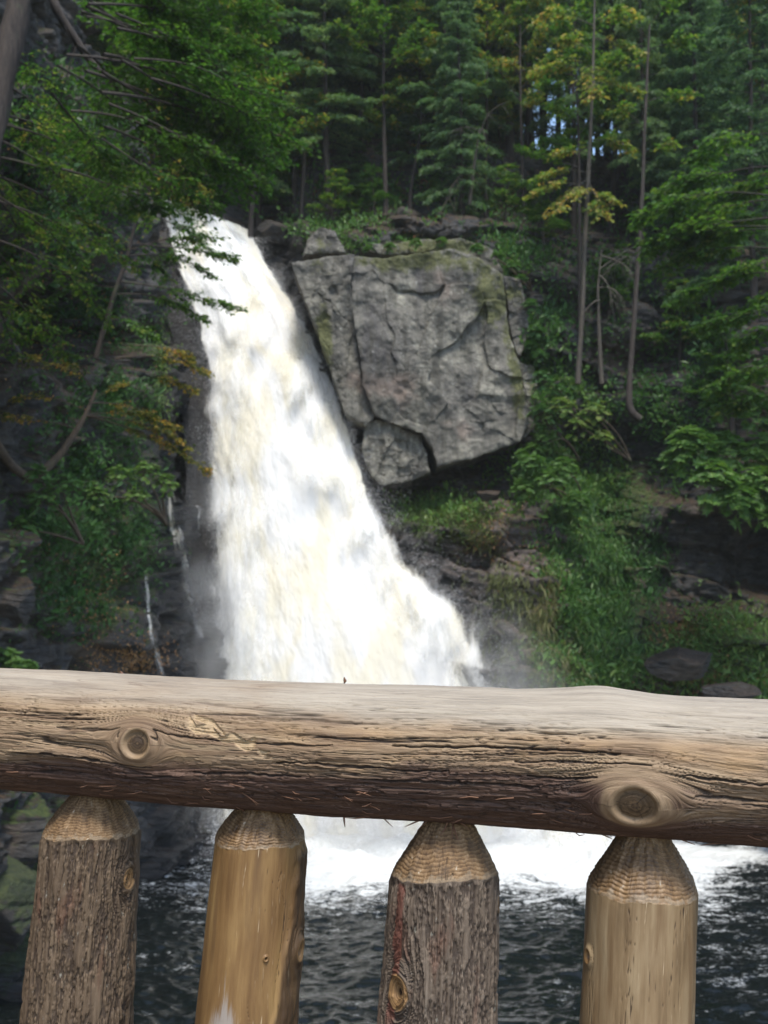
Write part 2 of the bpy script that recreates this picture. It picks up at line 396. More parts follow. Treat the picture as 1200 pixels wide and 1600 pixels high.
def bvh(*arrs):
    vs, fs, off = [], [], 0
    for v, f in arrs:
        vs.append(np.asarray(v).reshape(-1, 3)); fs.append(np.asarray(f) + off); off += len(vs[-1])
    return BVHTree.FromPolygons(np.vstack(vs).tolist(), np.vstack(fs).tolist())
s = 2
BVc = BV[::s, ::s]; LVc = np.stack([Xl, Yl, Zl], -1)[::s, ::s]
TREE = bvh((BVc, grid_faces(*BVc.shape[:2])), (LVc, grid_faces(*LVc.shape[:2])), (np.stack([gx, gy, gz], -1), grid_faces(120, 180)))
def hit(px, py):
    o = Vector((0, 0, H)); d = Vector(P(px, py, 10.0)) - o
    d.normalize()
    r = TREE.ray_cast(o, d)
    return (np.array(r[0]), np.array(r[1]) * (1 if Vector(r[1]).dot(d) < 0 else -1)) if r[0] is not None else (None, None)
def ground(x, y, ztop=60):
    r = TREE.ray_cast(Vector((x, y, ztop)), Vector((0, 0, -1)))
    return r[0].z if r[0] is not None else None

# ------------------------------------------------------------------ the big pale rock face: three blocks with open joints
def inpoly_resample(pts, n):
    pts = np.array(pts, float); q = np.vstack([pts, pts[:1]])
    seg = np.r_[0, np.cumsum(np.linalg.norm(np.diff(q, axis=0), axis=1))]
    tt = np.linspace(0, seg[-1], n, endpoint=False)
    return np.stack([np.interp(tt, seg, q[:, 0]), np.interp(tt, seg, q[:, 1])], -1)
def block(name, poly, Yf, thick, seed, parent, mosspts=(), lean=0.0):
    N, R1, R2 = 520, 130, 46
    o2 = P([p[0] for p in poly], [p[1] for p in poly], Yf)[:, [0, 2]]
    o2 = inpoly_resample(o2, N)
    c = o2.mean(0)
    th = np.arange(N) / N * 2 * np.pi
    nrm = o2 - c; nrm /= np.linalg.norm(nrm, axis=1)[:, None]
    jit = 0.10 * fbm(o2[:, 0] * 2.2, o2[:, 1] * 2.2, 3, 6, seed, 0.7)
    o2 = o2 + nrm * jit[:, None]
    rr = 1 - (1 - np.linspace(0, 1, R1)) ** 1.0
    rows = []
    for r in rr: rows.append(c + (o2 - c) * r)
    F = np.array(rows)                                   # R1,N,2
    Xf, Zf = F[..., 0], F[..., 1]
    edge = np.abs(1 - rr)[:, None] * np.linalg.norm(o2 - c, axis=1)[None, :]
    Yy = Yf + lean * (Zf - c[1]) + 0.03 * (1 - sm(0, 0.08, edge))
    Yy = Yy - 0.45 * fbm(Xf * 0.28, Zf * 0.28, 0, 4, seed + 3) - 0.2 * fbm(Xf * 1.5, Zf * 1.5, 0, 5, seed + 5)
    i2, e2, g1, g2 = worley(Xf / 1.9 + 0.4 * fbm(Xf * .5, Zf * .5, 0, 3, seed + 8), Zf / 2.6 + 0.3 * fbm(Xf * .5, Zf * .5, 4, 3, seed + 8), seed + 7)
    Yy = Yy - (i2 - 0.5) * 0.2 - (g1 * (i2 - .5) * 0.5 + g2 * (i2 - .4) * 0.4) + 0.05 * (1 - sm(0, 0.02, e2)) * sm(-0.1, 0.3, fbm(Xf * .6, Zf * .6, 9, 2, seed + 19))
    i3, e3, g1, g2 = worley(Xf / 0.5, Zf / 0.35, seed + 11)
    rough = sm(0.1, 0.5, fbm(Xf * 0.5, Zf * 0.5, 7, 3, seed + 12))
    Yy = Yy - (i3 - 0.5) * 0.18 * rough
    back = []
    for k in range(1, R2 + 1):
        q = k / R2
        sh = o2 + nrm * (0.10 * fbm(th * 8, q * 5 + th * 0, 0, 4, seed + 13) * sm(0, .1, q))[:, None]
        back.append(np.stack([sh[:, 0], Yy[-1] + thick * q, sh[:, 1] + 0 * q], -1))
    rimrow = np.stack([Xf[-1], Yy[-1], Zf[-1]], -1)[None]
    V = np.concatenate([np.stack([Xf, Yy, Zf], -1), rimrow, np.array(back)], 0)
    pxx = 600 + V[..., 0] / V[..., 1] * FPX; pyy = 890 - (V[..., 2] - H) / V[..., 1] * FPX
    mo = np.zeros(V.shape[:2])
    for b in mosspts: mo += b[4] * blob(pxx, pyy, *b[:4])
    fcs = np.vstack([grid_faces(R1, N, True), grid_faces(R2 + 1, N, True, R1 * N)])
    return add_mesh(name, V, fcs[:, ::-1], MAT_SLAB, parent, {'moss': mo})
slab = empty('rock_face', tuple(P(640, 750, 45)))
tag(slab, 'big pale grey rock face jutting out right of the waterfall, split by a long crack', 'rock face')
SL = tuple(slab.location)
def rel(o, root):
    o.location = -Vector(root.location); return o
rel(block('main_block', [(553,398),(600,400),(650,396),(700,388),(745,404),(785,430),(790,470),(796,520),(808,560),(822,620),(826,660),(812,690),(770,706),(735,716),(700,724),(684,730),(676,700),(660,676),(620,662),(585,648),(567,600),(560,540),(552,490),(549,440)], 43.6, 4.5, 11, slab,
      [(770,460,45,70,.7),(640,398,120,25,.75),(815,620,14,60,.6),(650,470,60,50,.2),(800,560,15,60,.5)]), slab)
rel(block('side_block', [(454,408),(500,400),(554,398),(548,440),(551,490),(559,540),(566,600),(584,648),(572,664),(540,650),(520,590),(497,520),(473,460)], 43.75, 4.5, 21, slab,
      [(505,530,18,70,.9),(500,410,40,20,.4)], 0.0), slab)
rel(block('lower_block', [(574,657),(587,653),(622,665),(658,680),(668,712),(672,738),(640,750),(600,758),(580,745),(564,700)], 43.9, 4.2, 31, slab, []), slab)
rel(block('top_block', [(474,398),(480,368),(500,354),(522,360),(534,380),(540,394),(505,397)], 45.2, 3.0, 41, slab, [(500,380,30,30,.5)]), slab)

rel(block('edge_block', [(786,432),(812,440),(822,480),(826,520),(812,560),(806,552),(798,520),(792,470)], 44.3, 4.0, 51, slab, [(800,450,30,40,.6)]), slab)
rel(block('edge_block', [(812,562),(836,570),(842,620),(836,668),(815,690),(826,660),(822,620)], 44.2, 4.0, 52, slab, [(835,600,14,60,.6)]), slab)
rel(block('top_block', [(560,386),(600,378),(660,372),(720,372),(770,390),(786,426),(745,402),(700,386),(650,394),(600,399)], 44.8, 3.0, 53, slab, [(680,380,120,20,.8)]), slab)
# loose boulders and ledges that stand out
def boulder(px, py, Y, rx, rz, seed, label, ry=None, mat=None, moss=0.1, wet=0.0):
    n1, n2 = 70, 110
    th = np.linspace(0, np.pi, n1)[:, None]; ph = np.linspace(0, 2 * np.pi, n2, endpoint=False)[None, :]
    x = np.sin(th) * np.cos(ph); y = np.sin(th) * np.sin(ph); z = np.cos(th) + 0 * ph
    rb_ = np.random.default_rng(seed); k = np.full(x.shape, 1.12)
    for _ in range(17):
        nv_ = unit(rb_.normal(size=3)); dk = 0.62 + 0.3 * rb_.random()
        dt = x * nv_[0] + y * nv_[1] + z * nv_[2]
        k = np.minimum(k, np.where(dt > 0.3, dk / np.maximum(dt, 0.3), 9))
    k = k + 0.09 * fbm(x * 2 + seed, y * 2, z * 2, 5, seed, 0.6) - 0.05 * (abs(((z * 3 + x * 0.7 + seed) % 1) - 0.5) < 0.06)
    c = P(px, py, Y)
    V = np.stack([x * k * rx, y * k * (ry or rx), z * k * rz], -1)
    o = add_mesh('boulder', V, grid_faces(n1, n2, True), mat or MAT_CLIFF, None, {'moss': z * 0 + moss + 0.2 * (z > .3), 'wet': z * 0 + wet}, loc=tuple(c))
    tag(o, label, 'boulder', 'boulders on the cliffs')
    return o
boulder(20, 850, 29.6, 0.75, 0.45, 1, 'grey boulder ledge high on the left bank', moss=0.0)
boulder(10, 940, 28.6, 1.0, 0.7, 2, 'large flat grey boulder at the left edge, above the railing', moss=0.0)
boulder(15, 1290, 26.5, 1.2, 0.9, 3, 'mossy green boulder at the waterline left of the first post', moss=0.25)
boulder(-10, 1420, 24.5, 1.5, 1.1, 5, 'dark mossy boulder in the pool at the left edge', moss=0.45, wet=0.4)
boulder(1065, 1035, 38.0, 1.15, 0.62, 6, 'dark brown boulder lying on the mossy right bank', moss=-0.2, wet=0.3)
boulder(765, 775, 42.6, 0.5, 0.28, 8, 'pale rock just below the overhang shadow', moss=-0.2)
boulder(1140, 1085, 36.3, 0.9, 0.4, 10, 'low wet dark rock behind the railing at the right', moss=-0.1, wet=0.6)
boulder(640, 345, 49.5, 0.9, 0.55, 12, 'small grey rock on the cliff top under the trees', moss=0.0)
boulder(760, 360, 48.5, 1.1, 0.5, 13, 'slanting grey rock on the slope above the rock face', moss=-0.05)
boulder(435, 365, 50.0, 0.9, 0.7, 14, 'dark rock at the right lip of the waterfall', moss=0.0, wet=0.5)

# ------------------------------------------------------------------ pool
pxs = np.linspace(-13, 22, 640)[None, :]; pys = np.concatenate([np.linspace(-14, 20, 60, endpoint=False), np.linspace(20, 46, 520)])[:, None]
WX = pxs + 0 * pys; WY = pys + 0 * pxs
w = 0.2 * fbm(WX * 0.5, WY * 0.95, 0, 6, 61, 0.52) + 0.07 * (1 - abs(fbm(WX * 1.6 + 3, WY * 2.6, 0, 3, 62))) ** 3
ppx = 600 + WX / np.maximum(WY, 1) * FPX
near_base = sm(29.5, 37.6, WY + 0.8 * fbm(WX * .5, WY * .5, 0, 3, 63)) * sm(-6.2, -2.6, WX) * sm(12.5, 8.0, WX)
right_f = 0.62 * sm(34.5, 36.8, WY) * sm(38.6, 37.4, WY) * sm(7.0, 9.5, WX)
fl = 0.09 + 0.16 * sm(26, 34, WY) + 0.2 * fbm(WX * 0.25, WY * 0.4, 0, 3, 64) + 0.12 * blob(ppx, WY, 1150, 27.5, 110, 4) + 0.12 * blob(ppx, WY, 850, 25, 110, 2.5) + 0.12 * blob(ppx, WY, 530, 31, 90, 4) + 0.1 * blob(ppx, WY, 290, 34.5, 60, 2)  # third blob paints the fall's pale reflection on the water as thin foam
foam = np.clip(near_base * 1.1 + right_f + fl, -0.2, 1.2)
w = w + near_base * (0.25 * fbm(WX * 1.4, WY * 1.6, 0, 4, 65) + 0.12)
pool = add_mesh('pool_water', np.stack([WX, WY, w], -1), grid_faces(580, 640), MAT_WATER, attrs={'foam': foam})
tag(pool, 'dark rippling plunge pool with streaks of foam', kind='structure')
bed = add_mesh('pool_bed', [(-16, -16, -1.1), (26, -16, -1.1), (26, 48, -1.1), (-16, 48, -1.1)], [(0, 1, 2, 3)], MAT_CLIFF, attrs={'moss': [0]*4, 'wet': [1]*4})
tag(bed, kind='structure')

# ------------------------------------------------------------------ waterfall
LE = [(246,308,50.4),(252,340,50.0),(268,400,49),(286,450,48),(302,500,47.2),(322,600,45.8),(328,700,44.6),(330,800,43.8),(330,900,43),(332,1000,42),(334,1100,41.2),(336,1200,40.4),(338,1320,39.6)]
RE = [(396,362,50.2),(404,380,49.8),(430,425,49),(456,465,48.2),(484,510,47.3),(530,610,45.8),(564,720,44.6),(594,820,43.6),(632,885,42.8),(706,950,41.8),(768,1050,40.8),(850,1180,40.0),(965,1320,38.8)]
def fall_sheet(name, le, re, nu, nv, bulge, amp, seed, mat, parent, dens, up=0.0, push=0.0):
    v = np.linspace(0, len(le) - 1, nv)
    le = np.array(le, float); re = np.array(re, float)
    def it(e): return np.stack([np.interp(v, np.arange(len(e)), e[:, k]) for k in range(3)], -1)
    def smooth(a):
        for _ in range(nv // 14):
            b = a.copy(); b[1:-1] = (a[:-2] + a[1:-1] * 2 + a[2:]) / 4; a = b
        return a
    L = smooth(it(le)); R = smooth(it(re))
    Lw = P(L[:, 0], L[:, 1], L[:, 2] - push); Rw = P(R[:, 0], R[:, 1], R[:, 2] - push)
    u = np.linspace(0, 1, nu)
    V = Lw[:, None, :] * (1 - u)[None, :, None] + Rw[:, None, :] * u[None, :, None]
    wid = np.linalg.norm(Rw - Lw, axis=1)
    dist = np.r_[0, np.cumsum(np.linalg.norm(np.diff((Lw + Rw) / 2, axis=0), axis=1))]
    fu = u[None, :] * wid[:, None]; fv = dist[:, None] + 0 * fu
    V[..., 1] -= bulge * np.sin(np.pi * u)[None, :] ** 1.4 * (0.35 + 0.65 * sm(0, 3, fv))
    fall = sm(0.0, 2.0, fv)
    n = fbm(fu * 0.9, fv * 0.28, 0, 5, seed, 0.6) * 0.9 + 0.55 * fbm(fu * 2.6, fv * 1.3, 0, 4, seed + 4, 0.6)
    V[..., 1] -= amp * n * (0.25 + 0.75 * fall)
    V[..., 0] += amp * 0.5 * fbm(fu * 1.3, fv * 0.7, 9, 4, seed + 6) * fall
    V[..., 2] += amp * 0.4 * fbm(fu * 1.3, fv * 0.9, 5, 4, seed + 8) * fall
    d = dens(u[None, :] + 0 * fv, fu, fv, wid[:, None])
    return add_mesh(name, V, grid_faces(nv, nu), mat, parent, {'fu': fu, 'fv': fv, 'dens': d}), V
wf = empty('waterfall', tuple(P(560, 1300, 40)))
tag(wf, 'wide white waterfall plunging diagonally into the pool', 'waterfall')
def dens_core(u, fu, fv, wid):
    return 0.12 + 1.3 * np.minimum(sm(0, 1, fu / (0.7 + 1.6 * sm(7, 16, fv))), sm(0, 0.6, wid - fu))
o, VF = fall_sheet('water_sheet', LE, RE, 300, 520, 0.7, 0.11, 201, MAT_FALL, wf, dens_core); rel(o, wf)
# rock bed just behind the falling water
LB = [(a - 40, b - 6, c + 1.1) for a, b, c in LE]; RB = [(a - 6, b - 4, c + 1.3) for a, b, c in RE]
def dens1(u, fu, fv, wid): return u * 0 + 1
o, _ = fall_sheet('rock_bed', LB, RB, 160, 300, 0.6, 0.28, 231, MAT_CLIFF, None, dens1)
for nm, val in (('moss', -0.5), ('wet', 1.0)):
    at = o.data.attributes.new(nm, 'FLOAT', 'POINT'); at.data.foreach_set('value', np.full(len(o.data.vertices), val, np.float32))
tag(o, kind='structure')
# veil of thrown water in front and to the sides
LV = [(a - (4 if b < 520 else 26), b, c) for a, b, c in LE]; RV = [(a + (6 if b < 800 else 26), b, c) for a, b, c in RE]
def dens_veil(u, fu, fv, wid):
    e = np.minimum(sm(0, 1.3, fu), sm(0, 1.0, wid - fu))
    inn = np.minimum(sm(0.8, 4.5, fu), sm(0.6, 4.5, wid - fu))
    return 0.02 + 0.66 * e * (1 - 0.9 * inn)
o, _ = fall_sheet('water_veil', LV, RV, 200, 400, 0.9, 0.12, 251, MAT_VEIL, wf, dens_veil, push=0.35); rel(o, wf)
LV2 = [(a - (2 if b < 520 else 40), b, c) for a, b, c in LE]; RV2 = [(a + (2 if b < 800 else 45), b, c) for a, b, c in RE]
def dens_veil2(u, fu, fv, wid):
    e = np.minimum(sm(0, 2.0, fu), sm(0, 1.6, wid - fu))
    inn = np.minimum(sm(1.2, 6, fu), sm(1.0, 6, wid - fu))
    return 0.0 + 0.6 * e * sm(2, 8, fv) * (1 - inn)
o, _ = fall_sheet('water_veil', LV2, RV2, 160, 320, 1.1, 0.16, 271, MAT_VEIL, wf, dens_veil2, push=0.8); rel(o, wf)

def drops(cen, size, name, parent, mat=None):
    n = len(cen)
    d = rng.normal(size=(n, 4, 3)); d /= np.linalg.norm(d, axis=2)[..., None]
    sz = size * (0.5 + rng.random((n, 1, 1)))
    v = cen[:, None, :] + d * sz
    b = np.arange(n)[:, None] * 4
    f = np.concatenate([b + [0, 1, 2], b + [0, 2, 3], b + [0, 3, 1], b + [1, 3, 2]])
    return add_mesh(name, v, f, mat or MAT_DROP, parent, smooth=False)
# spray: droplets thrown off both edges, thickest at the foot
cs = []
for side, E, n in (('r', RE, 90000), ('l', LE, 70000)):
    E = np.array(E, float); tv = rng.random(n) ** 0.55 * (len(E) - 1)
    tv = np.maximum(tv, 0.6)
    e = [np.interp(tv, np.arange(len(E)), E[:, k]) for k in range(3)]
    low = tv / (len(E) - 1)
    sc_ = (9 + 40 * low ** 2) if side == 'r' else (9 + 22 * low)
    off = rng.exponential(1, n) * sc_ - sc_ * 1.2
    sgn = 1 if side == 'r' else -1
    c = P(e[0] + sgn * off, e[1] - rng.exponential(1, n) * 18 * low * (side == 'r'), e[2] - 0.4 - rng.random(n) * 0.9)
    clump = vn(c[:, 0] * 2.2, c[:, 2] * 1.2, 0, 5)
    c = c[clump > -0.35 + 0.9 * (rng.random(n) - 0.5)]
    cs.append(c)
o = drops(np.vstack(cs), 0.010, 'spray', wf); o['kind'] = 'stuff'; rel(o, wf)
n = 40000
bx_ = -6 + rng.random(n) * 15.5
c = np.stack([bx_, 39.4 - rng.exponential(1, n) * 1.3, 0.1 + rng.exponential(1, n) * 0.55], -1)
o = drops(c, 0.018, 'splash', wf); o['kind'] = 'stuff'; rel(o, wf)

# mist cloud round the foot of the fall
def mist(cx, cy, cz, rx, ry, rz, dens, seed, label):
    n1, n2 = 24, 40
    th = np.linspace(0.02, np.pi - 0.02, n1)[:, None]; ph = np.linspace(0, 2 * np.pi, n2, endpoint=False)[None, :]
    V = np.stack([rx * np.sin(th) * np.cos(ph), ry * np.sin(th) * np.sin(ph), rz * np.cos(th) + 0 * ph], -1).reshape(-1, 3)
    f = grid_faces(n1, n2, True)
    m = M('mist'); o = m.obj()
    r = m.n('ShaderNodeVectorMath', {0: m.scale(o, (1 / rx, 1 / ry, 1 / rz))}, operation='LENGTH').outputs['Value']
    fall = m.rng(r, 1.0, 0.15)
    nn = m.rng(m.noise(m.scale(o, (1, 1, 0.7)), 0.45, 3, 0.6), 0.35, 0.7)
    dn = m.ma('MULTIPLY', m.ma('MULTIPLY', fall, nn), dens)
    vol = m.n('ShaderNodeVolumePrincipled', {'Color': (0.97, 0.97, 0.97, 1), 'Density': dn, 'Anisotropy': 0.3})
    m.t.links.new(vol.outputs[0], m.out.inputs[1])
    top = np.array([[0, 0, rz * 0.9998]]); bot = -top
    V = np.vstack([V, top, bot]); nt, nb = len(V) - 2, len(V) - 1
    j = np.arange(n2); j2 = (j + 1) % n2
    q = f.tolist()
    me = bpy.data.meshes.new('mist')
    me.from_pydata(V.tolist(), [], [c_[::-1] for c_ in q] + [(nt, int(a), int(b)) for a, b in zip(j, j2)] + [(nb, int(a + (n1 - 1) * n2), int(b + (n1 - 1) * n2)) for a, b in zip(j2, j)])
    me.materials.append(m.m)
    ob = bpy.data.objects.new('mist', me); COL.objects.link(ob); ob.location = (cx, cy, cz)
    return tag(ob, kind='stuff', label=label, cat='mist')
mist(0.8, 37.4, 3.2, 7.6, 2.2, 6.2, 0.5, 1, 'thin white mist drifting over the foot of the waterfall')
mist(-6.2, 39.4, 6.0, 1.7, 1.5, 9.5, 0.85, 2, 'veil of mist along the left edge of the waterfall')
mist(3.9, 39.2, 4.8, 3.0, 1.5, 4.4, 0.5, 3, 'spray mist along the lower right edge of the waterfall')

# thin rivulets on the left rock wall
def ribbon(name, pts, widths, parent, seed):
    pts = np.array(pts, float); n = 160
    tt = np.linspace(0, len(pts) - 1, n)
    px = np.interp(tt, np.arange(len(pts)), pts[:, 0]) + 2.5 * vn(tt * 2.2, 0, 0, seed); py = np.interp(tt, np.arange(len(pts)), pts[:, 1])
    wd = np.interp(tt, np.arange(len(pts)), widths)
    rows = []; D = []
    for i in range(n):
        row = []
        for k in range(7):
            q, nn = hit(px[i] + (k / 6 - 0.5) * wd[i], py[i])
            row.append(np.linalg.norm(q - np.array([0, 0, H])))
        D.append(row)
    D = np.array(D)
    for _ in range(3):
        D[1:-1] = np.minimum((D[:-2] + D[1:-1] + D[2:]) / 3, D[1:-1] + 0.05)
    V = np.zeros((n, 7, 3))
    for i in range(n):
        for k in range(7):
            dr = P(px[i] + (k / 6 - 0.5) * wd[i], py[i], 10.0) - np.array([0, 0, H]); dr /= np.linalg.norm(dr)
            V[i, k] = np.array([0, 0, H]) + dr * (D[i, k] - 0.10 - 0.05 * math.sin(math.pi * k / 6))
    fu = (np.arange(7) / 6)[None, :] * (wd[:, None] / 14) + seed; fv = (py[:, None] / 43) + 0 * fu
    uu = (np.arange(7) / 6)[None, :] + 0 * fv
    dens = -0.02 + 0.62 * np.sin(np.pi * uu) * (0.75 + 0.35 * vn(fv * 1.7, seed, 0, 9))
    o = add_mesh(name, V, grid_faces(n, 7), MAT_VEIL, parent, {'fu': fu, 'fv': fv, 'dens': dens})
    return o
r1 = ribbon('side_rivulet', [(262,735),(268,790),(278,830),(284,880),(300,930),(312,1000),(324,1070)], [22,28,34,36,22,18,20], None, 3)
tag(r1, 'thin white rivulet running down the black rock beside the waterfall', 'rivulet', 'rivulets')
r2 = ribbon('side_rivulet', [(196,780),(215,860),(226,900),(232,960),(246,1020),(258,1070)], [10,12,12,12,14,15], None, 4)
tag(r2, 'faint broken rivulet on the rock, leftmost of the white streams', 'rivulet', 'rivulets')
r3 = ribbon('side_rivulet', [(300,770),(312,800),(318,840),(312,880)], [12,18,18,10], None, 5)
tag(r3, 'short trickle over a rounded ledge close to the waterfall', 'rivulet', 'rivulets')

# ------------------------------------------------------------------ foliage helpers
UP = np.array([0, 0, 1.0])
def unit(a): return a / np.maximum(np.linalg.norm(a, axis=-1, keepdims=True), 1e-9)
class Fol:
    def __init__(s): s.c, s.d, s.n, s.l, s.w, s.t = [], [], [], [], [], []
    def add(s, c, d, n, l, w, t):
        k = len(c)
        s.c.append(c); s.d.append(unit(d)); s.n.append(unit(n))
        s.l.append(np.broadcast_to(l, (k,))); s.w.append(np.broadcast_to(w, (k,))); s.t.append(np.broadcast_to(t, (k,)))
    def build(s, name, mat, parent=None, loc=None):
        c, d, n = np.vstack(s.c), np.vstack(s.d), np.vstack(s.n)
        l, w, t = np.concatenate(s.l)[:, None], np.concatenate(s.w)[:, None], np.concatenate(s.t)
        side = unit(np.cross(d, n)); nn = unit(np.cross(side, d))
        v = np.stack([c, c + d * l * 0.5 + side * w * 0.5 + nn * w * 0.12, c + d * l - nn * l * 0.1, c + d * l * 0.45 - side * w * 0.5 + nn * w * 0.12], 1)
        f = np.arange(len(c) * 4).reshape(-1, 4)
        return add_mesh(name, v, f, mat, parent, {'tint': np.repeat(t, 4)}, smooth=False, loc=loc)

class Tub:
    def __init__(s): s.v, s.f, s.k = [], [], 0
    def tube(s, path, rad, sides=6, wob=0.0):
        path = np.asarray(path, float); n = len(path); rad = np.broadcast_to(rad, (n,))
        tg = unit(np.gradient(path, axis=0))
        ref = np.where(abs(tg[:, 2:3]) > 0.9, np.array([[1.0, 0, 0]]), UP[None, :])
        a = unit(np.cross(tg, ref)); b = np.cross(tg, a)
        th = np.arange(sides) / sides * 2 * np.pi
        r = rad[:, None] * (1 + (wob * vn(np.cos(th)[None, :] * 2 + 9, np.sin(th)[None, :] * 2, path[:, 2:3] * 1.5, 3) if wob else 0)) * np.ones((1, sides))
        v = path[:, None, :] + r[..., None] * (np.cos(th)[None, :, None] * a[:, None, :] + np.sin(th)[None, :, None] * b[:, None, :])
        s.v.append(v.reshape(-1, 3)); s.f.append(grid_faces(n, sides, True, s.k)); s.k += n * sides
    def build(s, name, mat, parent=None, loc=None):
        return add_mesh(name, np.vstack(s.v), np.vstack(s.f), mat, parent, loc=loc)

def curve(a, b, sag=0.0, bend=0.0, n=10, seed=0):
    r = np.random.default_rng(seed)
    a, b = np.asarray(a, float), np.asarray(b, float)
    t = np.linspace(0, 1, n)[:, None]
    L = np.linalg.norm(b - a)
    p = a * (1 - t) + b * t + UP * sag * L * (4 * t * (1 - t))
    j = unit(r.normal(size=3)) * bend * L
    return p + j * np.sin(np.pi * t) + np.outer(np.sin(t[:, 0] * 9 + r.random() * 6), r.normal(size=3)) * bend * L * 0.15 * t

def leafy(fol, path, twig, ntw, m, ll, lw, droop=0.05, tint=0.4, tv=0.2, t0=0.15, tub=None, rise=0.05, flat=0.35, taper=0.6):
    path = np.asarray(path); n = len(path)
    t = t0 + (1 - t0) * rng.random(ntw) ** 0.8
    idx = t * (n - 1)
    pos = np.stack([np.interp(idx, np.arange(n), path[:, k]) for k in range(3)], -1)
    tg = unit(np.gradient(path, axis=0)); fw = np.stack([np.interp(idx, np.arange(n), tg[:, k]) for k in range(3)], -1)
    side = unit(np.cross(fw, UP) + 1e-6) * rng.choice([-1, 1], ntw)[:, None]
    td = unit(side * (0.5 + rng.random((ntw, 1)) * 0.6) + fw * (0.3 + rng.random((ntw, 1)) * 0.6) + UP * (rise + rng.normal(size=(ntw, 1)) * 0.12))
    tl = twig * (1 - taper * t) * (0.5 + 0.7 * rng.random(ntw))
    u = (np.arange(m)[None, :] + rng.random((ntw, m))) / m
    d = tl[:, None] * u
    c = pos[:, None, :] + td[:, None, :] * d[..., None]
    c[..., 2] -= droop * d ** 2
    c = c + rng.normal(size=c.shape) * ll * 0.25
    sd = np.where(np.arange(m) % 2 == 0, 1, -1)[None, :, None]
    ls = unit(np.cross(td, UP))[:, None, :] * sd
    ld = td[:, None, :] * 0.8 + ls * 0.9 + rng.normal(size=c.shape) * 0.25
    ld[..., 2] -= 0.25
    nn = UP + rng.normal(size=c.shape) * flat
    tt = tint + tv * (rng.random((ntw, m)) - 0.5) + 0.5 * tv * (rng.random((ntw, 1)) - 0.5) * 2
    L = ll * (0.6 + 0.7 * rng.random(ntw * m))
    fol.add(c.reshape(-1, 3), ld.reshape(-1, 3), nn.reshape(-1, 3), L, L * lw / ll, tt.ravel())
    if tub is not None:
        for i in range(0, ntw):
            q = np.linspace(0, 1, 4)[:, None]
            pth = pos[i] + td[i] * q * tl[i]; pth[:, 2] -= droop * (q[:, 0] * tl[i]) ** 2
            tub.tube(pth, np.linspace(0.011, 0.004, 4), 3)

# ------------------------------------------------------------------ tree kinds (built once, then copied)
def make_hemlock(seed, h=17.0, bare=0.3, rad=3.0, nb=80, tint=0.35, lean=0.0):
    global rng
    rng = np.random.default_rng(seed)
    root = empty('hemlock_tree')
    tb = Tub(); fo = Fol()
    zz = np.linspace(-0.6, h, 14)
    tr = np.stack([lean * zz + 0.18 * vn(zz * 0.2, 0, 0, seed), 0.18 * vn(zz * 0.2, 5, 0, seed), zz], -1)
    tb.tube(tr, np.linspace(0.19, 0.03, 14) + 0.08 * np.exp(-np.maximum(zz, 0) * 2), 9, 0.25)
    for i in range(nb):
        f = (i + rng.random()) / nb
        z = h * (bare + (1 - bare) * f)
        L = rad * (1.08 - f) ** 0.8 * (0.55 + 0.6 * rng.random()) + 0.25
        a = i * 2.4 + rng.normal() * 0.4
        st = np.array([np.interp(z, zz, tr[:, 0]), np.interp(z, zz, tr[:, 1]), z])
        dr = np.array([math.cos(a), math.sin(a), 0.12 - 0.38 * (1 - f) + rng.normal() * 0.1])
        pth = curve(st, st + dr * L, 0.06, 0.05, 6, seed * 100 + i)
        tb.tube(pth, np.linspace(0.035, 0.008, 6), 3)
        leafy(fo, pth, 1.0, int(9 + L * 8), 13, 0.19, 0.085, 0.22, tint, 0.45, 0.12, None, -0.06, 0.5)
    # dead lower branches
    for i in range(9):
        z = h * bare * (0.35 + 0.65 * rng.random()); a = rng.random() * 6.3
        st = np.array([lean * z, 0, z])
        tb.tube(curve(st, st + np.array([math.cos(a), math.sin(a), rng.normal() * 0.2]) * (0.6 + rng.random() * 1.3), 0.05, 0.08, 5, i), np.linspace(0.025, 0.006, 5), 3)
    tb.build('trunk', MAT_TRUNK, root); fo.build('crown', MAT_HEM, root)
    return root
def make_broad(seed, h=12.0, bare=0.4, rad=2.6, nb=26, tint=0.6, mat=None, tmat=None, ll=0.17):
    global rng
    rng = np.random.default_rng(seed)
    root = empty('broadleaf_tree')
    tb = Tub(); fo = Fol()
    zz = np.linspace(-0.6, h, 14)
    tr = np.stack([0.5 * vn(zz * 0.16, 0, 0, seed), 0.3 * vn(zz * 0.16, 5, 0, seed), zz], -1)
    tr[:, :2] -= tr[1, :2]
    tb.tube(tr, np.linspace(0.12, 0.02, 14) + 0.05 * np.exp(-np.maximum(zz, 0) * 2), 8, 0.2)
    for i in range(nb):
        f = (i + rng.random()) / nb
        z = h * (bare + (1 - bare) * f)
        L = rad * (1.1 - f * 0.8) * (0.5 + 0.7 * rng.random())
        a = i * 2.4 + rng.normal() * 0.5
        st = np.array([np.interp(z, zz, tr[:, 0]), np.interp(z, zz, tr[:, 1]), z])
        pth = curve(st, st + np.array([math.cos(a), math.sin(a), 0.3 + rng.normal() * 0.15]) * L, 0.06, 0.08, 7, seed * 50 + i)
        tb.tube(pth, np.linspace(0.035, 0.008, 7), 4)
        leafy(fo, pth, 1.15, int(12 + L * 13), 10, ll, ll * 0.6, 0.1, tint, 0.45, 0.2, None, 0.02, 0.4)
    tb.build('trunk', tmat or MAT_TRUNK, root); fo.build('crown', mat or MAT_BROAD, root)
    return root
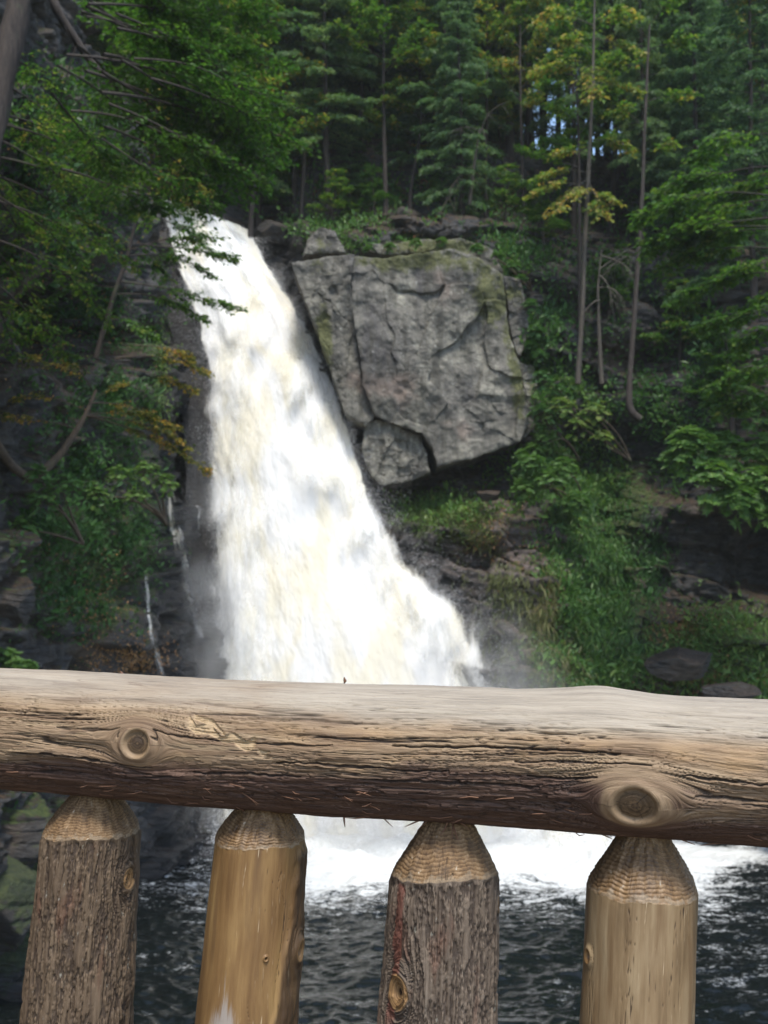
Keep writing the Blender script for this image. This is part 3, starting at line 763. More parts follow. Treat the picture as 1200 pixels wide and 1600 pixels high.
def place(src, x, y, z, sc, rz, label, cat, group=None, first=set()):
    if src.name not in first:
        first.add(src.name); o = src
    else:
        o = src.copy(); COL.objects.link(o)
        for ch in src.children:
            c = ch.copy(); COL.objects.link(c); c.parent = o
    o.location = (x, y, z); o.rotation_euler = (0, 0, rz); o.scale = (sc[0], sc[0], sc[1]) if isinstance(sc, tuple) else (sc, sc, sc)
    tag(o, label, cat, group)
    return o

HEM = [make_hemlock(1, 17, 0.14, 3.3, 100, 0.42), make_hemlock(2, 19, 0.24, 3.0, 90, 0.5), make_hemlock(3, 13, 0.05, 2.8, 95, 0.38), make_hemlock(4, 20, 0.42, 3.2, 80, 0.48)]
BRD = [make_broad(11, 11, 0.38, 2.8, 26, 0.66), make_broad(12, 13, 0.5, 2.4, 24, 0.56), make_broad(13, 5.5, 0.2, 1.8, 20, 0.42)]
rng = np.random.default_rng(70)

def at_ground(px, py, Y):
    p = P(px, py, Y); z = ground(p[0], p[1])
    return p[0], p[1], (z if z is not None else p[2])
# singled-out trees along the cliff edge: (px of foot, distance, kind, scale, label)
named = [
 (474, 50.5, HEM[3], (0.62, 0.95), 'straight grey hemlock trunk on the cliff edge just right of the waterfall lip'),
 (566, 52.0, HEM[1], (0.6, 0.8), 'slim dark hemlock above the top of the pale rock face'),
 (718, 47.6, HEM[2], (0.6, 0.85), 'forked hemlock standing on the rim above the pale rock face'),
 (402, 53.0, HEM[0], (0.8, 1.0), 'dark thick hemlock behind the lip of the waterfall'),
 (640, 50.0, BRD[0], (0.9, 0.9), 'yellow green broadleaf tree over the middle of the rock face'),
 (905, 46.0, BRD[1], (0.9, 1.1), 'tall thin pale trunk with yellow green layers of leaves right of the rock face'),
 (790, 56.0, HEM[3], (0.8, 1.0), 'hemlock with a bare trunk left of the gap of blue sky'),
 (1005, 47.0, HEM[1], (0.55, 0.9), 'hemlock rising in front of the right end of the sky gap'),
 (1085, 46.5, HEM[0], (0.75, 0.9), 'bushy dark hemlock on the right slope'),
 (1180, 43.0, HEM[0], (0.8, 1.0), 'nearest big hemlock at the right edge of the slope'),
 (818, 50.0, BRD[0], (0.7, 1.2), 'autumn tinged broadleaf tree in front of the sky gap'),
 (760, 51.0, BRD[1], (0.9, 1.1), 'pale leaved broadleaf tree over the right end of the rock face'),
]
for i, (px, Y, src, scl, lab) in enumerate(named):
    x, y, z = at_ground(px, 400, Y)
    place(src, x, y, z - 0.1, scl, i * 1.7, lab, 'tree')
# forest behind, denser to left and right, thin round the gap of sky
GR = 'forest trees above the cliff'
r2_ = np.random.default_rng(5)
KN = {'hemlock_tree0': 'full crowned hemlock', 'hemlock_tree1': 'tall clear stemmed hemlock', 'hemlock_tree2': 'low branched bushy hemlock', 'hemlock_tree3': 'bare trunked hemlock', 'broadleaf_tree0': 'yellow green broadleaf tree', 'broadleaf_tree1': 'slender broadleaf tree'}
DEPTH = {52: ', front rank', 56: ', second rank', 61: ', middle ranks', 66: ', middle ranks', 71: ', rear ranks', 77: ', rear ranks', 84: ', rearmost', 92: ', rearmost'}
for i, t_ in enumerate(HEM): t_['kn'] = i
for i, t_ in enumerate(BRD): t_['kn'] = i
for Y, step in ((52, 62), (56, 54), (61, 56), (66, 54), (71, 56), (77, 52), (84, 48), (92, 44)):
    px = 120 + r2_.random() * 40
    while px < 1330:
        q = px + r2_.normal() * 14
        gap = 800 < q < 1040
        k = r2_.random()
        if gap and Y > 62:
            src = HEM[3]; px -= 12
            if Y > 90 or 855 < q < 885: px += step; continue
        elif gap: src = HEM[3] if k < 0.7 else HEM[1]
        elif Y > 70: src = HEM[(0, 2)[int(k * 2)]]
        else: src = HEM[int(r2_.integers(0, 4))] if k < 0.66 else BRD[int(r2_.integers(0, 2))]
        x, y, z = at_ground(q, 300, Y + r2_.normal() * 1.2)
        s_ = 0.85 + 0.35 * r2_.random()
        hem = src.name.startswith('hemlock')
        place(src, x, y, z - 0.2, (s_ * (0.75 if gap else 1.0), s_ * 1.05), r2_.random() * 6.3,
              KN[src.name.split('.')[0] + str(src['kn'])] + ', forest ' + ('over the waterfall' if q < 560 else 'over the pale rock face' if q < 800 else 'round the gap of blue sky' if q < 1040 else 'on the far right slope') + DEPTH[Y], 'tree', GR)

        px += step
# understory saplings at the cliff rim
for i, (px, Y, sc_, lab) in enumerate([(520, 49.2, 0.5, 'low green bush on the rim above the small side rock'), (585, 49.5, 0.45, 'bush above the left top of the rock face'),
        (690, 49.0, 0.35, 'small bush at the middle top of the rock face'), (790, 48.0, 0.5, 'dark bush behind the upper right corner of the rock face'),
        (850, 46.5, 0.55, 'bush on the slope directly right of the rock face'), (960, 46.5, 0.6, 'bush at the foot of the thin right trunks'), (1060, 45.0, 0.7, 'leafy sapling on the right slope below the hemlocks'),
        (1140, 42.0, 0.75, 'broad green sapling at the right edge'), (440, 52.5, 0.55, 'small bush by the waterfall lip')]):
    x, y, z = at_ground(px, 400, Y)
    place(BRD[2], x, y, z - 0.15, sc_, i * 2.1, lab, 'bush')
for i in range(26):
    q = 420 + i * 30 + r2_.normal() * 10
    if 790 < q < 1040: continue
    x, y, z = at_ground(q, 330, 51 + r2_.random() * 9)
    src = HEM[2] if i % 3 else BRD[0]
    s_ = 0.3 + 0.22 * r2_.random()
    place(src, x, y, z - 0.15, (s_ * 1.3, s_), i * 1.9, ('young hemlock' if i % 3 else 'young broadleaf tree') + ' at the forest edge, ' + ('over the waterfall' if q < 560 else 'over the rock face' if q < 800 else 'right of the rock face'), 'sapling', 'saplings at the forest edge')
dup = {}
for o in COL.objects:
    if o.get('group') in (GR, 'saplings at the forest edge'): dup.setdefault(o['label'], []).append(o)
ORD = ['leftmost', 'second from left', 'third from left', 'fourth from left', 'fifth from left']
for lab, os_ in dup.items():
    if 1 < len(os_) <= 5:
        os_.sort(key=lambda q: q.location.x / q.location.y)
        for k, o in enumerate(os_): o['label'] = lab + ', ' + (ORD[k] if k < len(os_) - 1 else 'rightmost')
# trees on the slope above the left wall

for i in range(16):
    x = -13.0 - r2_.random() * 7; y = 26 + i * 2.0
    place(HEM[i % 3], x, y, 30.9 + 0.25 * (-12 - x) - 0.3, 0.8, i * 1.1, 'dark hemlock on the slope above the left rock wall', 'tree', 'trees above the left wall')

# ------------------------------------------------------------------ trees drawn branch by branch
def branch_tree(name, trunk_pts, trunk_r, branches, leaf, label, mat, tmat, seed, cat='tree', twigtub=True, cfg=None):
    """trunk_pts: (px,py,Y); branches: (px0,py0,Y0, px1,py1,Y1)"""
    global rng
    rng = np.random.default_rng(seed)
    tp = np.array([P(*q) for q in trunk_pts])
    root = empty(name, tuple(tp[0])); org = tp[0]
    tb, fo = Tub(), Fol(); tw = tb
    n = 30; tt = np.linspace(0, len(tp) - 1, n)
    path = np.stack([np.interp(tt, np.arange(len(tp)), tp[:, k]) for k in range(3)], -1)
    for _ in range(3): path[1:-1] = (path[:-2] + 2 * path[1:-1] + path[2:]) / 4
    tb.tube(path - org, np.interp(np.linspace(0, 1, n), np.linspace(0, 1, len(trunk_r)), trunk_r), 10, 0.25)
    ll, lw, tint, tv, twl, dens = leaf
    for i, b in enumerate(branches):
        a, e = P(*b[:3]), P(*b[3:6])
        L = np.linalg.norm(e - a)
        pth = curve(a, e, b[6] if len(b) > 6 else 0.08, 0.05, 12, seed * 10 + i) - org
        tb.tube(pth, np.linspace(0.008 + 0.006 * L, 0.004, 12), 5)
        leafy(fo, pth, twl, int(dens * L * 5), 11, ll, lw, 0.12, tint, tv, 0.3, tw if twigtub else None, 0.0, 0.45, 0.45)
    tb.build('trunk', tmat, root)
    fo.build('crown', mat, root)
    return tag(root, label, cat)

# big near tree at the upper left: its boughs hang across the left of the picture
rb = random.Random(3)
br = []
for (x1, y1) in [(430,40),(445,110),(440,175),(452,225),(430,262),(400,300),(350,318),(330,330),(420,10),(390,-20),(300,180),(250,120),(220,60),(280,30),(340,60),(360,130),(370,215),(310,262),(250,240),(200,180),(180,280),(240,330),(330,-10),(380,80),(390,160),(300,90),(400,250),(330,160),(410,200),(360,270)]:
    yy = 23 + rb.random() * 4
    x0 = 60 + (x1 - 60) * (0.1 + 0.35 * rb.random()); y0 = y1 - 60 - rb.random() * 90
    br.append((x0, y0, 22, x1, y1, yy, 0.05))
branch_tree('overhanging_tree', [(-70, 520, 21), (-40, 330, 21.3), (-5, 160, 21.6), (25, 20, 22), (60, -160, 22.4), (90, -300, 22.8)], [0.34, 0.3, 0.27, 0.25, 0.2, 0.1],
    br, (0.13, 0.075, 0.38, 0.3, 1.2, 2.8), 'large dark trunk in the top left corner with green boughs hanging toward the waterfall', MAT_BROAD, MAT_TRUNK, 21)
# bare slanting limb tree behind it
branch_tree('leaning_tree', [(330, 250, 30), (240, 175, 29), (150, 110, 28.5), (90, 20, 28), (60, -60, 28)], [0.03, 0.07, 0.1, 0.12, 0.13],
    [(150,110,28.5, 190,340,29), (120,70,28, 60,240,28.5), (200,150,28.8, 330,120,29.4), (170,120,28.5,130,300,29), (100,40,28,170,200,29,0.1),(240,170,29,330,310,30,0.1)],
    (0.13, 0.07, 0.4, 0.3, 0.9, 1.5), 'thin slanting dark tree across the upper left rock', MAT_BROAD, MAT_TRUNK, 22)
# sprays that cross the white water
branch_tree('cliff_sapling', [(150, 560, 35), (175, 470, 35), (200, 400, 35), (215, 330, 35), (220, 250, 35)], [0.09, 0.08, 0.07, 0.05, 0.03],
    [(205,380,35, 372,402,35.5,0.05), (205,390,35, 340,372,35.5), (190,440,35, 378,487,35.5,0.06), (200,400,35, 330,430,35.5), (180,460,35, 320,500,35.5), (170,500,35, 230,520,34.5), (212,330,35, 330,392,36), (215,300,35, 300,350,36),
     (200,380,35,120,420,34),(200,380,35,90,340,34),(210,330,35,110,280,34),(180,450,35,70,470,33.5),(215,300,35,180,240,34),(200,360,35,260,440,36),(190,420,35,150,380,34.5)],
    (0.15, 0.085, 0.5, 0.5, 0.9, 2.2), 'sapling on the left wall whose leafy sprays cross the top of the white water', MAT_BROAD, MAT_TRUNK, 23)
br = []
for (x1, y1) in [(60,240),(110,300),(160,330),(90,380),(40,420),(200,290),(240,350),(130,420),(60,500),(170,500),(30,560),(110,560),(20,330),(150,230),(220,420),(90,180),(250,300),(180,390)]:
    br.append((-40 + rb.random() * 40, y1 - 90 - rb.random() * 60, 25, x1, y1, 27 + rb.random() * 3, 0.06))
branch_tree('drooping_tree', [(-90, 640, 24.5), (-70, 460, 24.8), (-50, 300, 25), (-30, 120, 25), (-20, -60, 25)], [0.2, 0.17, 0.15, 0.12, 0.07],
    br, (0.12, 0.065, 0.42, 0.4, 0.9, 1.7), 'yellow green leafy boughs drooping over the left rock wall', MAT_BROAD, MAT_TRUNK, 29)
# autumn branch
branch_tree('autumn_sapling', [(-10, 690, 29), (20, 730, 30), (52, 752, 30.5), (95, 710, 31), (132, 652, 31.5), (150, 610, 32)], [0.14, 0.13, 0.11, 0.1, 0.07, 0.04],
    [(132,650,31.5, 300,700,33,0.03), (132,650,31.5, 325,735,33.5,0.05), (140,630,31.5, 270,668,33), (130,640,31.5, 20,625,30.5), (120,670,31, 10,650,30), (145,610,32, 100,570,31), (140,630,32, 190,600,32.5),
     (180,560,34, 320,580,35,0.04), (190,575,34, 300,610,35), (210,540,34,305,560,35), (132,650,31.5,240,650,32.5),(90,600,31,40,560,30)],
    (0.13, 0.075, 0.36, 0.6, 0.75, 1.8), 'crooked limb with orange and yellow autumn leaves on the left wall', MAT_AUT, MAT_TWIG, 24)
# right: layered green boughs
br = []
for (x1, y1, x0) in [(1010,380,1180),(1000,345,1170),(1030,430,1190),(1060,470,1210),(1100,510,1220),(1010,395,1180),(1075,400,1200),(1120,440,1220),(1150,490,1230),(1060,350,1190),(1130,375,1220),(1040,300,1180),(1100,330,1200),(1160,540,1230),(1110,610,1220),(1140,640,1230),(1160,590,1230),(1090,250,1190),(1150,300,1220)]:
    br.append((x0 + 30, y1 - 40, 33, x1, y1, 34.0 + rb.random() * 2, 0.06))
branch_tree('boughed_tree', [(1300, 800, 33), (1290, 600, 33), (1270, 420, 33), (1250, 250, 33), (1245, 50, 33), (1240, -100, 33)], [0.26, 0.23, 0.2, 0.17, 0.12, 0.08],
    br, (0.2, 0.12, 0.44, 0.3, 1.2, 3.0), 'tree at the right edge spreading flat layers of bright green leaves', MAT_BROAD, MAT_TRUNK, 25)
# yellow-green sprays on the thin trunk right of the rock face
branch_tree('thin_tree', [(903, 600, 43.5), (910, 480, 43.5), (914, 370, 43.6), (919, 280, 43.7), (924, 180, 43.8), (928, 60, 44), (930, -40, 44)], [0.12, 0.1, 0.095, 0.09, 0.07, 0.05, 0.03],
    [(918,290,43.7, 838,300,43,0.06), (917,300,43.7, 960,312,43,0.05), (918,280,43.7, 870,330,42.5), (919,270,43.7, 845,275,43), (919,285,43.7, 940,335,42.6),(921,240,43.7,880,235,43),(922,220,43.7,985,230,43),
     (925,120,44,840,110,43),(925,130,44,990,140,43),(926,90,44,880,60,43),(927,60,44,1000,80,43),(926,100,44,930,150,42),(927,40,44,850,20,43),(928,30,44,990,20,43)],
    (0.18, 0.11, 0.74, 0.3, 1.0, 2.4), 'thin tall tree with a pale trunk and a yellowish spray of leaves at mid height', MAT_BROAD, MAT_TRUNK2, 26)
branch_tree('crooked_tree', [(1000, 655, 42.5), (982, 640, 42.5), (984, 590, 42.6), (990, 500, 42.8), (998, 400, 43), (1004, 300, 43), (1008, 180, 43), (1015, 40, 43)], [0.15, 0.14, 0.12, 0.11, 0.09, 0.08, 0.06, 0.04],
    [(1004,240,43,1050,225,42.5),(1006,200,43,960,170,42.5),(1008,160,43,1080,150,42.5),(1010,120,43,950,90,42.5),(1012,80,43,1090,60,42.5),(1012,60,43,960,20,42.5),(1014,40,43,1060,0,42.5)],
    (0.18, 0.11, 0.55, 0.4, 1.0, 2.4), 'tall tree with a hooked foot growing out of the dark right cliff', MAT_BROAD, MAT_TRUNK, 27)
# dead snag with hanging grey twigs
def snag(name, pts, r, twigs, label, seed):
    tp = np.array([P(*q) for q in pts]); root = empty(name, tuple(tp[0])); tb = Tub()
    tb.tube(tp - tp[0], np.linspace(r, 0.02, len(tp)), 7)
    b = Tub(); rr = np.random.default_rng(seed)
    for q in twigs:
        pth = curve(P(*q[:3]), P(*q[3:]), 0.1, 0.1, 8, int(q[0])) - tp[0]
        b.tube(pth, np.linspace(0.035, 0.01, 8), 4)
        for k in range(7):
            s0 = pth[rr.integers(2, 8)]; b.tube(curve(s0, s0 + np.array([rr.normal() * .4, rr.normal() * .3, -0.5 - rr.random() * .5]), 0.05, .1, 5, k), np.linspace(0.014, 0.005, 5), 3)
    tb.build('trunk', MAT_TRUNK2, root); b.build('branches', MAT_TRUNK2, root)
    return tag(root, label, 'dead tree')
snag('dead_tree', [(940, 600, 43.2), (936, 520, 43.2), (934, 450, 43), (940, 390, 43)], 0.1,
     [(936,440,43,985,400,42.5),(936,450,43,975,470,42.5),(938,420,43,1000,380,42.4),(936,430,43,960,500,42.5),(938,400,43,990,430,42.4),(936,470,43,905,500,42.6)], 'dead grey sapling with tangled hanging twigs between the two tall right trunks', 5)
snag('dead_tree', [(733, 320, 47), (742, 250, 47), (750, 200, 47)], 0.1, [(740,260,47,700,300,46.5),(745,230,47,790,160,46.5),(738,280,47,690,330,46.4),(748,205,47,700,210,46.5)], 'leaning bare sapling on the rim above the rock face', 6)

# leafy shrub lower right (rosettes of leaves)
def shrub(cx, cy, Y, blobs, label, seed, leaf=0.2, tint=0.5, mat=None, n=75):
    global rng
    rng = np.random.default_rng(seed)
    c0 = P(cx, cy, Y); root = empty('shrub', tuple(c0)); fo, tb = Fol(), Tub()
    base = P(cx + 60, cy + 60, Y + 1.8) - c0
    for (px, py, r, dY) in blobs:
        c = P(px, py, Y + dY) - c0
        tb.tube(curve(base, c, 0.1, 0.1, 8, int(px)), np.linspace(0.05, 0.012, 8), 5)
        for k in range(n):
            d = unit(rng.normal(size=3)); d[1] = -abs(d[1]) * 0.8; d[2] = abs(d[2]) if rng.random() < 0.75 else d[2]
            p = c + d * r * (0.55 + 0.5 * rng.random())
            tb.tube(np.array([c + (p - c) * 0.3, p]), 0.008, 3)
            m = 9; a = np.arange(m) / m * 6.28 + rng.random() * 6
            ax = unit(d * 0.6 + UP * 0.6); e1 = unit(np.cross(ax, [0.3, 0.5, 0.2])); e2 = np.cross(ax, e1)
            ld = np.cos(a)[:, None] * e1 + np.sin(a)[:, None] * e2 + ax * (0.25 + rng.random((m, 1)) * 0.4)
            fo.add(np.repeat(p[None], m, 0), ld, ax + rng.normal(size=(m, 3)) * 0.2, leaf * (0.7 + 0.5 * rng.random(m)), leaf * 0.36, tint + 0.3 * (rng.random(m) - 0.5))
    tb.build('stem', MAT_TWIG, root); fo.build('foliage', mat or MAT_COVER, root)
    return tag(root, label, 'shrub')
shrub(1120, 740, 35, [(1080,705,0.75,0),(1110,760,0.8,-.2),(1150,790,0.7,-.3),(1180,770,0.8,0),(1060,720,0.5,.2),(1195,810,0.6,0),(1130,710,0.7,.4),(1185,720,0.8,.5),(1230,780,.9,.2),(1225,720,.9,.4)],
      'glossy green shrub with leaf rosettes overhanging the dark hollow at the right', 31, 0.26, 0.72, None, 95)
shrub(1150, 630, 37, [(1150,620,0.8,0),(1180,650,0.8,0),(1120,640,0.6,.2),(1200,600,.9,0),(1210,680,.7,0)], 'dark green shrub above the glossy shrub at the right edge', 32, 0.22, 0.6)
shrub(925, 660, 42.5, [(930,650,0.6,0),(905,670,0.5,0),(940,690,0.5,0),(880,640,.5,.2)], 'yellowish leafy shrub above the dark cave mouth', 33, 0.15, 0.85, MAT_COVER, 40)
shrub(850, 610, 43, [(845,600,.5,0),(870,620,.5,.2),(850,650,.5,0)], 'small bush against the right side of the rock face', 34, 0.15, 0.5, MAT_COVER, 40)
shrub(850, 745, 41.6, [(830,735,.6,0),(860,760,.7,-.1),(900,790,.5,-.2),(880,740,.6,0),(820,770,.5,0)], 'hanging green shrub beside the right end of the overhang', 35, 0.18, 0.65, MAT_COVER, 90)
shrub(200, 760, 35.5, [(230,745,.5,0),(190,750,.5,0),(260,760,.4,.2),(150,780,.5,0),(215,785,.5,0)], 'green shrub under the autumn leaves on the left wall', 36, 0.13, 0.55, MAT_COVER, 45)
shrub(70, 790, 30, [(70,790,.5,0),(40,830,.4,0),(100,770,.5,0),(60,750,.4,0)], 'low green shrub beneath the crooked limb at the far left', 37, 0.13, 0.45, MAT_COVER, 45)
shrub(20, 1030, 28, [(20,1040,.35,0),(0,1030,.4,0),(45,1045,.2,0)], 'fern clump just above the railing at the left edge', 38, 0.14, 0.5, MAT_COVER, 35)

shrub(650, 385, 44.6, [(610,388,.22,0),(650,384,.25,0),(575,392,.2,0),(690,380,.22,.2)], 'low green plants on the top edge of the rock face', 41, 0.13, 0.5, MAT_COVER, 40)
shrub(770, 395, 44.4, [(745,392,.28,0),(778,404,.3,0),(800,420,.35,0),(812,440,.3,0)], 'green plants over the upper right corner of the rock face', 42, 0.14, 0.5, MAT_COVER, 50)
shrub(832, 500, 44.0, [(828,480,.3,0),(836,520,.35,0),(842,560,.35,0),(830,540,.2,0)], 'green plants against the upper right side of the rock face', 43, 0.14, 0.4, MAT_COVER, 50)
shrub(845, 660, 43.4, [(840,650,.4,0),(850,690,.45,0),(835,705,.35,0),(815,715,.3,0)], 'green plants hiding the lower right corner of the rock face', 44, 0.14, 0.55, MAT_COVER, 60)
# ------------------------------------------------------------------ plants, grass and litter clinging to the rock
rng = np.random.default_rng(90)
def cover(name, mat, patches, label):
    fo = Fol()
    for (cx, cy, rx, ry, n, ll, lw, tint, mode) in patches:
        for _ in range(int(n * (1.5 if cx < 330 else 1.5) if mode == 'tuft' else n)):
            q = rng.normal(size=2) * 0.55
            px, py = cx + q[0] * rx, cy + q[1] * ry
            if vn(px * 0.03, py * 0.03, 0, 12) < -0.25 and rng.random() < 0.8: continue
            p, nr = hit(px, py)
            if p is None or p[1] > 75: continue
            tn_ = tint - (0.2 if cx < 330 and mode == 'tuft' else 0)
            k = 7; cs_ = math.exp(rng.normal() * 0.33)
            if mode == 'tuft':
                d = nr * 0.5 + UP * 0.45 + rng.normal(size=(k, 3)) * 0.55; nn = UP + nr + rng.normal(size=(k, 3)) * 0.5
            elif mode == 'hang':
                d = nr * 0.25 - UP * 0.9 + rng.normal(size=(k, 3)) * 0.3; nn = nr + rng.normal(size=(k, 3)) * 0.4
            elif mode == 'grass':
                d = nr * 0.5 + UP * 0.1 + rng.normal(size=(k, 3)) * 0.4; nn = nr + rng.normal(size=(k, 3)) * 0.6
            else:
                d = rng.normal(size=(k, 3)); nn = nr + rng.normal(size=(k, 3)) * 0.3
            c = p + nr * 0.03 + rng.normal(size=(k, 3)) * (0.14 * cs_ if mode != 'flat' else 0.25) * np.array([1, .5, 1])
            fo.add(c, d, nn, ll * cs_ * (1.1 if mode == 'tuft' else 1) * (0.6 + 0.8 * rng.random(k)), lw * (cs_ if mode == 'tuft' else 1), tn_ + 0.35 * (rng.random(k) - 0.5))
    o = fo.build(name, mat)
    return tag(o, label, None, None, 'stuff')
cover('undergrowth', MAT_COVER, [
 (830,740,50,50,380,.16,.08,.5,'tuft'),(890,770,40,60,380,.16,.08,.55,'tuft'),(870,850,30,60,260,.14,.07,.5,'tuft'),(900,940,40,60,420,.14,.07,.45,'tuft'),(925,1000,50,70,650,.15,.07,.5,'tuft'),
 (1000,1060,90,30,520,.15,.07,.55,'tuft'),(1130,1010,80,50,900,.15,.06,.62,'tuft'),(1180,1060,60,40,350,.15,.07,.6,'tuft'),(960,880,50,110,420,.13,.06,.35,'tuft'),(1010,900,40,80,200,.13,.06,.3,'tuft'),
 (850,620,50,80,420,.15,.07,.5,'tuft'),(900,640,50,50,320,.15,.08,.6,'tuft'),(830,560,40,60,200,.14,.07,.45,'tuft'),(860,500,60,50,300,.15,.07,.35,'tuft'),(700,800,80,22,420,.13,.06,.6,'tuft'),(780,430,25,60,160,.12,.06,.6,'tuft'),
 (640,385,130,14,300,.13,.07,.5,'tuft'),(800,395,60,30,260,.15,.07,.4,'tuft'),(950,450,90,90,420,.16,.08,.4,'tuft'),(1080,560,80,90,500,.16,.08,.35,'tuft'),(1010,620,60,60,240,.15,.07,.35,'tuft'),(520,350,80,18,260,.15,.08,.5,'tuft'),(620,300,200,30,500,.18,.09,.45,'tuft'),(900,330,140,40,400,.18,.09,.4,'tuft'),
 (60,150,60,60,300,.14,.07,.45,'tuft'),(100,480,110,50,400,.14,.07,.4,'tuft'),(200,640,50,60,300,.13,.06,.45,'tuft'),(1080,700,60,60,300,.15,.07,.45,'tuft'),(930,740,50,40,300,.16,.07,.55,'tuft'),(880,1040,40,40,300,.15,.07,.55,'tuft'),(150,740,80,50,420,.13,.06,.5,'tuft'),(100,820,80,50,380,.13,.06,.45,'tuft'),(120,930,70,70,420,.12,.06,.4,'tuft'),(200,850,50,70,300,.12,.06,.4,'tuft'),(120,620,90,90,380,.13,.06,.4,'tuft'),(80,350,100,100,700,.13,.06,.4,'tuft'),(150,250,120,90,600,.14,.07,.4,'tuft'),(60,200,60,100,200,.14,.07,.35,'tuft'),
 (248,580,8,80,160,.1,.05,.7,'hang'),(30,1200,60,60,160,.12,.06,.3,'tuft'),(210,500,40,60,160,.12,.06,.4,'tuft')],
 'green plants and ferns clinging to the rock ledges')
cover('hanging_vines', MAT_COVER, [
 (905,800,22,70,420,.2,.06,.6,'hang'),(945,900,22,110,700,.22,.05,.6,'hang'),(925,1000,45,80,700,.24,.05,.65,'hang'),(985,990,25,90,420,.22,.05,.5,'hang'),(870,780,40,60,420,.2,.06,.6,'hang'),(1010,880,30,90,300,.2,.05,.35,'hang'),(840,720,30,30,240,.18,.06,.55,'hang')],
 'bright green vines hanging down the steep right wall')
cover('moss_and_grass', MAT_DRY, [
 (700,810,80,30,420,.22,.03,.35,'hang'),(790,880,50,70,200,.26,.03,.65,'hang'),(830,980,60,70,520,.32,.03,.6,'hang'),(880,1040,30,60,500,.32,.03,.75,'hang'),(860,950,15,60,260,.3,.03,.9,'hang'),(960,960,30,90,420,.3,.03,.2,'hang'),
 (740,830,40,40,220,.2,.03,.7,'grass'),(1140,1010,70,40,420,.25,.03,.3,'grass'),(660,800,60,30,260,.2,.03,.25,'grass')],
 'hanging dry grass and moss on the rock right of the waterfall')
cover('leaf_litter', MAT_LITTER, [
 (180,1030,60,20,420,.07,.06,.6,'flat'),(150,930,60,70,160,.07,.06,.5,'flat'),(1080,990,50,22,260,.07,.06,.6,'flat'),(1110,1060,90,25,240,.07,.06,.5,'flat'),(780,840,50,50,200,.07,.06,.4,'flat'),(100,400,120,200,200,.08,.06,.7,'flat'),(640,300,200,60,300,.09,.07,.4,'flat')],
 'orange and brown fallen leaves on ledges and banks')


# ------------------------------------------------------------------ damp air of the gorge
m = M('haze'); m.t.links.new(m.n('ShaderNodeVolumePrincipled', {'Color': (0.9, 0.95, 0.93, 1), 'Density': 0.00033, 'Anisotropy': 0.2}).outputs[0], m.out.inputs[1])
x0, x1, y0_, y1, z0, z1 = -150, 150, -20, 270, -2.6, 75
hz = add_mesh('haze', [(x0,y0_,z0),(x1,y0_,z0),(x1,y1,z0),(x0,y1,z0),(x0,y0_,z1),(x1,y0_,z1),(x1,y1,z1),(x0,y1,z1)], [(3,2,1,0),(4,5,6,7),(0,1,5,4),(1,2,6,5),(2,3,7,6),(3,0,4,7)], m.m, smooth=False)
tag(hz, 'pale damp air filling the gorge', kind='stuff')

